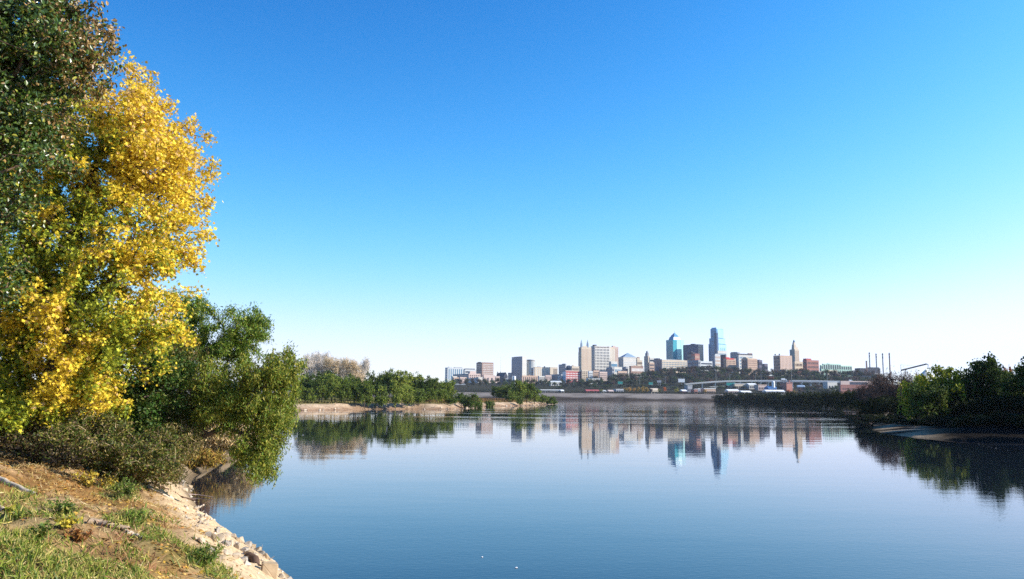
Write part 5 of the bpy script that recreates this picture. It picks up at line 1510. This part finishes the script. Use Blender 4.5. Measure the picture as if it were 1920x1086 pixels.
P = np.stack([X, Y, z_city(X, Y) + rng.uniform(.2, 3.2, n) * (.5 + fbm(X * .03, Y * .03, 77))], 1)
tag(link('scrub', leaf_mesh('scrub', rng, P, 1.1, T_DIA, [(.03, .035, .018), (.045, .05, .025), (.06, .045, .03)], LEAF_FAR, .2)), 'dark strip of scrub along the top of the levee', 'scrub', kind='stuff')
# ------------------------------------------------------------------ the near bank in detail
def hit(px, py):
    d = ray(px, py)
    lo = None
    t0_ = 3.0
    ts_ = np.arange(3, 70, .12)
    Pq = np.array(CAMP)[None] + ts_[:, None] * np.array(d)[None]
    s = poly_sdf(Pq[:, :2], LAND_L)
    zz = np.maximum(z_left(Pq[:, 0], Pq[:, 1], s), 0)
    k = np.argmax(Pq[:, 2] < zz)
    return Pq[k] if Pq[k, 2] < zz[k] else Pq[-1]
def scatter(seed, n, x0, x1, y0, y1):
    rng = np.random.default_rng(seed)
    X, Y = rng.uniform(x0, x1, n), rng.uniform(y0, y1, n)
    s = poly_sdf(np.stack([X, Y], 1), LAND_L)
    Z = z_left(X, Y, s)
    return rng, X, Y, Z, s
def blades(name, label, cat, seed, n, box, dens, size, pal, tmpl, up, droop, mat, lift=.3):
    rng, X, Y, Z, s = scatter(seed, n, *box)
    keep = rng.random(n) < dens(X, Y, Z, s)
    u, v = proj(np.stack([X, Y, Z], 1))
    keep &= (u > -120) & (v < 1160)
    X, Y, Z = X[keep], Y[keep], Z[keep]
    P = np.stack([X, Y, Z + lift * size], 1)
    nsz = size * (.55 + .9 * fbm(X * 1.5, Y * 1.5, seed))
    o = link(name, leaf_mesh(name, rng, P, nsz, tmpl, pal, mat, up, droop))
    return tag(o, label, cat, kind='stuff')
near_box = (-20, 4, 5, 32)
blades('green_grass', 'green tufted grass on the near bank', 'grass', 601, 300000, (-15, 2, 5, 26), lambda X, Y, Z, s: grass_mask(X, Y, Z, s) * (.05 + .95 * sstep(fbm(X * 2.2, Y * 2.2, 37), .45, .60)) * .95, .17, [(.14, .21, .022), (.26, .30, .04), (.09, .14, .018), (.40, .38, .08), (.54, .43, .14)], (T_NAR[0] * np.array((.55, 1, 1)), T_NAR[1]), -.1, -.75, LEAF, .4)
blades('dry_grass', 'straw coloured dry grass between the green tufts', 'grass', 602, 150000, (-15, 2, 5, 28), lambda X, Y, Z, s: (sstep(s, 1.9, 3.2) * (.25 + .5 * sstep(fbm(X * .9, Y * .9, 33), .4, .65)) * .5), .13, [(.56, .40, .17), (.42, .27, .10), (.66, .52, .26), (.30, .22, .06)], (T_NAR[0] * np.array((.5, 1, 1)), T_NAR[1]), .0, -.35, LEAF_DULL, .3)
blades('fallen_leaves', 'fallen yellow and brown leaves over the near bank', 'leaves', 603, 110000, (-24, 2, 5, 32), lambda X, Y, Z, s: sstep(s, .9, 3.2) * (.25 + .7 * sstep(fbm(X * .6, Y * .6, 35), .38, .62)) * (.5 + .5 * sstep(Y, 11, 15)), .075, [(.56, .34, .06), (.46, .22, .06), (.26, .12, .04), (.66, .44, .14), (.14, .07, .03), (.40, .22, .08)], T_MAP, 1.6, 0, LEAF_DULL, .12)
blades('dead_stalks', 'red-brown dead stalks in the bare patch', 'stalks', 604, 26000, (-12, 1, 5, 20), lambda X, Y, Z, s: np.clip(blob(X, Y, Z, 235, 1045, 85, 38), 0, 1) * .7 * sstep(s, 1.8, 2.5), .22, [(.28, .12, .06), (.20, .09, .05), (.36, .20, .10)], (T_NAR[0] * np.array((.35, 1, 1)), T_NAR[1]), .0, -.35, LEAF_DULL, .35)
def pebbles():
    rng, X, Y, Z, s = scatter(605, 9000, -16, 3, 6, 40)
    k = (s > -.15) & (s < 2.2) & (rng.random(len(s)) < .5)
    P = np.stack([X, Y, Z + .01], 1)[k]
    g = Boxes()
    octa = np.array([(1, 0, 0), (0, 1, 0), (-1, 0, 0), (0, -1, 0), (0, 0, .7), (0, 0, -.7)])
    f = np.array([(0, 1, 4), (1, 2, 4), (2, 3, 4), (3, 0, 4), (1, 0, 5), (2, 1, 5), (3, 2, 5), (0, 3, 5)])
    n = len(P)
    sz = (.012 + .10 * rng.random(n) ** 4.5)[:, None, None] * rng.uniform(.6, 1.3, (n, 1, 3))
    V = P[:, None] + octa[None] * sz
    Fq = (np.arange(n) * 6)[:, None, None] + f[None]
    cols = np.repeat(np.array([(.5, .42, .32), (.36, .29, .22), (.60, .52, .42)])[rng.integers(0, 3, n)], 6, 0)
    tag(link('gravel', np_mesh('gravel', V.reshape(-1, 3), [Fq.reshape(-1, 3)], SOIL, cols=cols)), 'scattered small stones on the bare sand by the water', 'gravel', kind='stuff')
pebbles()

# riprap
ROCKS = [M('limestone_pale', (.50, .40, .28), .9, .3, 3, .15), M('limestone_warm', (.42, .31, .19), .9, .3, 3, .15), M('limestone_grey', (.38, .33, .27), .9, .3, 3, .15)]
def rock_mesh(seed, sx, sy, sz, mat, blocky=False):
    r = random.Random(seed)
    bm = bmesh.new()
    if blocky:
        for x in (-1, 1):
            for y in (-1, 1):
                for z in (-1, 1):
                    bm.verts.new((x * sx * r.uniform(.88, 1.05), y * sy * r.uniform(.88, 1.05), z * sz * r.uniform(.88, 1.05)))
    else:
        for _ in range(15):
            v = Vector((r.gauss(0, 1), r.gauss(0, 1), r.gauss(0, 1))).normalized()
            v = Vector([math.copysign(abs(c) ** .6, c) for c in v])
            bm.verts.new((v.x * sx * r.uniform(.8, 1.05), v.y * sy * r.uniform(.8, 1.05), v.z * sz * r.uniform(.8, 1.05)))
    res = bmesh.ops.convex_hull(bm, input=bm.verts)
    bmesh.ops.delete(bm, geom=[v for v in bm.verts if not v.link_faces], context='VERTS')
    bmesh.ops.bevel(bm, geom=bm.edges[:], offset=min(sx, sy, sz) * .12, segments=1, affect='EDGES')
    bmesh.ops.triangulate(bm, faces=bm.faces[:])
    bmesh.ops.subdivide_edges(bm, edges=bm.edges[:], cuts=1)
    for v in bm.verts:
        v.co += v.normal * r.gauss(0, 1) * min(sx, sy, sz) * .035
    me = bpy.data.meshes.new('rock')
    for f in bm.faces: f.smooth = False
    bm.to_mesh(me)
    bm.free()
    me.materials.append(mat)
    return me
def rock_at(px, py, wpx, hpx, seed, label, name='riprap_rock', mat=None, blocky=False, rz=None, group='riprap rocks along the waterline'):
    P = hit(px, py + hpx * .3)
    k = P[1] / F
    r = random.Random(seed)
    sx, sz = wpx * k / 2 * .80, hpx * k / 2
    me = rock_mesh(seed, sx, sx * r.uniform(.7, 1.0), sz * 1.05, mat or ROCKS[seed % 3 if seed % 5 else 0], blocky)
    o = link(name, me, None, (P[0], P[1], P[2] + sz * .28), r.uniform(-.5, .5) if rz is None else rz)
    o.rotation_euler = (r.uniform(-.15, .15), r.uniform(-.2, .2), o.rotation_euler[2])
    return tag(o, label, 'rock', group)
rock_at(504, 1068, 36, 34, 900, 'big squared stone block at the end of the riprap', 'stone_block', ROCKS[1], True, .35, None)
edge = [(528, 1080, 18, 12), (542, 1084, 16, 8), (510, 1050, 18, 12), (500, 1043, 20, 12), (492, 1036, 16, 10), (485, 1029, 18, 12), (474, 1024, 16, 11), (465, 1019, 18, 12), (453, 1012, 14, 14), (446, 1010, 16, 14), (437, 1004, 16, 10), (426, 1002, 18, 14), (419, 1007, 14, 10), (406, 994, 15, 17), (386, 978, 15, 9), (378, 972, 16, 12), (372, 968, 12, 8), (366, 953, 18, 7), (356, 912, 14, 8), (340, 905, 14, 14), (346, 918, 16, 8)]
for i, (x, y, w_, h_) in enumerate(edge):
    rock_at(x, y, w_ * 1.1, h_ * 1.15, 910 + i, f'pale angular rock right at the water, {ORD[i]} along from the square block')
mid = [(505, 1056, 18, 10), (478, 1040, 18, 12), (466, 1036, 20, 12), (457, 1030, 22, 14), (446, 1024, 18, 18), (434, 1018, 16, 18), (424, 1018, 20, 14), (412, 1008, 24, 20), (399, 1006, 20, 20), (390, 1002, 14, 16), (376, 968, 14, 8), (364, 988, 10, 6)]
for i, (x, y, w_, h_) in enumerate(mid):
    rock_at(x, y, w_ * 1.15, h_ * 1.1, 950 + i, f'pale sunlit rock in the middle of the riprap, {ORD[i]} from the square block')
up_ = [(440, 1042, 34, 14), (424, 1036, 30, 14), (408, 1030, 30, 14), (396, 1030, 20, 14), (376, 1013, 24, 18), (364, 1010, 18, 10), (456, 1048, 24, 12), (388, 1020, 16, 10), (416, 1044, 24, 10)]
for i, (x, y, w_, h_) in enumerate(up_):
    rock_at(x, y, w_, h_, 980 + i, f'flat pale rock in the upper riprap row, {ORD[i]} counted in the row' if False else f'flattish pale rock on the landward side of the riprap, {ORD[i]} of its row')
# logs, boards and sticks
DRIFT = M('driftwood', (.60, .49, .36), .9, .3, 4, .15)
DRIFTD = M('wet_wood', (.13, .075, .045), .8, .3, 4, .2)
def log(name, label, pts, rpx, mat, seed, cat='driftwood', lift=.6, float_z=None):
    r = random.Random(seed)
    P = [np.array(hit(x, y)) for x, y in pts]
    k = P[0][1] / F
    rr = rpx * k / 2
    P = [p_ + np.array((0, 0, rr * lift)) for p_ in P]
    if float_z is not None:
        for p_, z in zip(P, float_z): p_[2] = z if z is not None else p_[2]
    base = P[0]
    A, B, ra, rb = [], [], [], []
    n = 7
    L = [p_ - base for p_ in P]
    fine_ = []
    for a, c in zip(L[:-1], L[1:]):
        for i in range(n): fine_.append(a + (c - a) * i / n)
    fine_.append(L[-1])
    fine_ = [q + np.array((r.gauss(0, .25), r.gauss(0, .25), r.gauss(0, .15))) * rr for q in fine_]
    g = Boxes()
    m_ = len(fine_) - 1
    for i in range(m_):
        t0_, t1_ = 1 - .5 * i / m_, 1 - .5 * (i + 1) / m_
        g.bar(fine_[i], fine_[i + 1] + (fine_[i + 1] - fine_[i]) * .05, rr * t0_, 8, rr * t1_)
    return tag(link(name, g.mesh(name, mat, True), None, base), label, cat)
log('driftwood_log', 'long pale log lying on the leaf litter by the shade', [(-60, 880), (-5, 902), (64, 932)], 13, DRIFT, 1)
log('driftwood_log', 'short pale log end among grass at the picture edge', [(-30, 940), (8, 962)], 16, DRIFT, 2)
log('driftwood_log', 'thick dark log half buried beside the square block', [(466, 1048), (488, 1066)], 20, DRIFTD, 3, lift=.3)
log('driftwood_log', 'pale narrow log trailing right from the flat board', [(232, 1000), (250, 1006), (268, 1013)], 11, DRIFT, 4)
log('driftwood_pole', 'long thin grey pole on the mud above the water', [(276, 916), (305, 928), (332, 942)], 4, DRIFT, 5)
log('driftwood_pole', 'dark pole beside the long thin grey pole', [(282, 908), (310, 918), (342, 934), (366, 940)], 6, DRIFTD, 6)
log('driftwood_pole', 'dark crooked pole on the drift line under the bush', [(258, 912), (264, 922), (268, 930)], 6, DRIFTD, 7)
log('floating_stick', 'thin pinkish stick lying out in the water', [(345, 922), (372, 931), (399, 935)], 2.2, M('stick_pink', (.62, .46, .40), .8, .2, 4), 8, 'stick', float_z=(.10, .06, .05))
log('floating_stick', 'thin dark stick pointing from a rock into the water', [(366, 961), (380, 956), (398, 951)], 2.2, DRIFTD, 9, 'stick', float_z=(.16, .2, .28))
log('driftwood_pole', 'pale pointed slab of wood on the waterline', [(362, 962), (372, 957), (382, 953)], 8, DRIFT, 10, float_z=(.10, .10, .12))
log('driftwood_pole', 'pale bent branch at the foot of the tangled bush', [(210, 850), (222, 872), (228, 888)], 3.5, STEM_TAN, 12, lift=6)
o = log('driftwood_board', 'broad split weathered log end on the slope below the grass', [(170, 982), (190, 986), (212, 992), (240, 1002)], 22, M('weathered_wood', (.46, .33, .21), .9, .35, 5, .1), 13, lift=.3)
o.scale = (1, 1, .6)
# small plants on the bank
def weed(name, label, px, py, wpx, hpx, seed, pal, n, size, tmpl=T_DIA, droop=-.2, cat='plant'):
    rng = np.random.default_rng(seed)
    P0 = hit(px, py)
    k = P0[1] / F
    th = thing(name, label, cat, P0)
    w_, h_ = wpx * k, hpx * k
    tips_ = np.stack([rng.normal(0, w_ * .28, 24), rng.normal(0, w_ * .28, 24), h_ * rng.uniform(.4, 1.0, 24)], 1)
    A = np.zeros((24, 3)) + tips_ * np.array((.2, .2, 0))
    Vt, Ft = tube_np(A, tips_, np.full(24, .007), np.full(24, .003), 3)
    link('stem', np_mesh('stem', Vt, [Ft], STEM_TAN), th)
    f = rng.random((n, 1)) ** .6
    i = rng.integers(0, 24, n)
    P = A[i] + (tips_[i] - A[i]) * f + rng.normal(0, w_ * .06, (n, 3))
    P[:, 2] = np.maximum(P[:, 2], .02)
    link('foliage', leaf_mesh('foliage', rng, P, size, tmpl, pal, LEAF, .4, droop), th)
YL = [(.62, .42, .04), (.50, .34, .04), (.40, .34, .05)]
weed('yellow_weed', 'yellow leafy weed under the tangled bush', 165, 915, 44, 34, 701, YL, 320, .08)
weed('yellow_weed', 'second smaller yellow weed nearer the green one', 203, 918, 30, 26, 702, YL, 220, .08)
weed('green_weed', 'bushy green weed beside the dry mud', 236, 934, 44, 36, 703, [(.13, .20, .025), (.20, .24, .035), (.08, .12, .02)], 700, .06)
weed('green_weed', 'dark green leafy weed amid grass left of centre', 118, 970, 40, 32, 704, [(.10, .17, .02), (.16, .22, .035), (.07, .11, .018), (.34, .30, .07)], 600, .055)
weed('green_weed', 'dark low weed with broad leaves above the grass', 80, 1005, 40, 24, 705, [(.09, .15, .025), (.14, .19, .035), (.30, .27, .06)], 420, .055)
weed('green_weed', 'fresh green weed near the flat board', 255, 985, 50, 30, 706, [(.13, .22, .03), (.20, .28, .04), (.09, .14, .02), (.36, .34, .08)], 520, .13, T_NAR, -.7)
weed('green_weed', 'tall bright grass clump above the riprap', 380, 1062, 56, 40, 707, [(.13, .22, .03), (.20, .28, .04), (.09, .14, .02), (.36, .34, .08)], 520, .13, T_NAR, -.7)
weed('rust_weed', 'small rust brown weed in the grass', 140, 1018, 36, 24, 708, [(.32, .13, .04), (.40, .20, .05), (.24, .10, .03)], 420, .06)
weed('yellow_weed', 'bright yellow-green sprig in the grass by picture edge', 22, 972, 24, 22, 709, [(.50, .46, .04), (.40, .38, .04)], 160, .07)
weed('yellow_weed', 'yellow leafy sprig just above the rust brown weed', 128, 990, 40, 20, 710, [(.55, .42, .04), (.34, .34, .05)], 240, .07)
# things afloat
def fleck(label, px, py, wpx):
    P = on_z(px, py)
    k = P.y / F
    r_ = wpx * k / 2
    g = Boxes().lathe(0, 0, [(r_ * .5, -.01), (r_, .01), (r_ * .6, .018), (.01, .022)], 9)
    g.V = [np.stack([q[:, 0], q[:, 1] * .7, q[:, 2]], 1) for q in g.V]
    tag(link('foam_fleck', g.mesh('foam_fleck', PAINTW), None, (P.x, P.y, .0)), label, 'foam', 'white flecks on the river')
fleck('small white fleck floating on the open water', 904, 1045, 4)
fleck('larger white fleck floating near the lower picture edge', 968, 1065, 6)
fleck('tiny white fleck on water beside the willow', 568, 816, 5)

# ------------------------------------------------------------------ air
HAZE = 0.000045
if HAZE:
    mt = bpy.data.materials.new('haze')
    mt.use_nodes = True
    t = mt.node_tree
    t.nodes.remove(t.nodes['Principled BSDF'])
    v = t.nodes.new('ShaderNodeVolumePrincipled')
    v.inputs['Color'].default_value = (.72, .82, 1.0, 1)
    v.inputs['Density'].default_value = HAZE
    t.links.new(v.outputs[0], t.nodes['Material Output'].inputs['Volume'])
    tag(link('haze', Boxes().box(-4100, 4100, -700, 4300, -40, 260).mesh('haze', mt)), kind='stuff')
dup_ = {k: v for k, v in LABELS.items() if len(v) > 1}
print('objects', len(bpy.data.objects), 'duplicate labels', dup_)
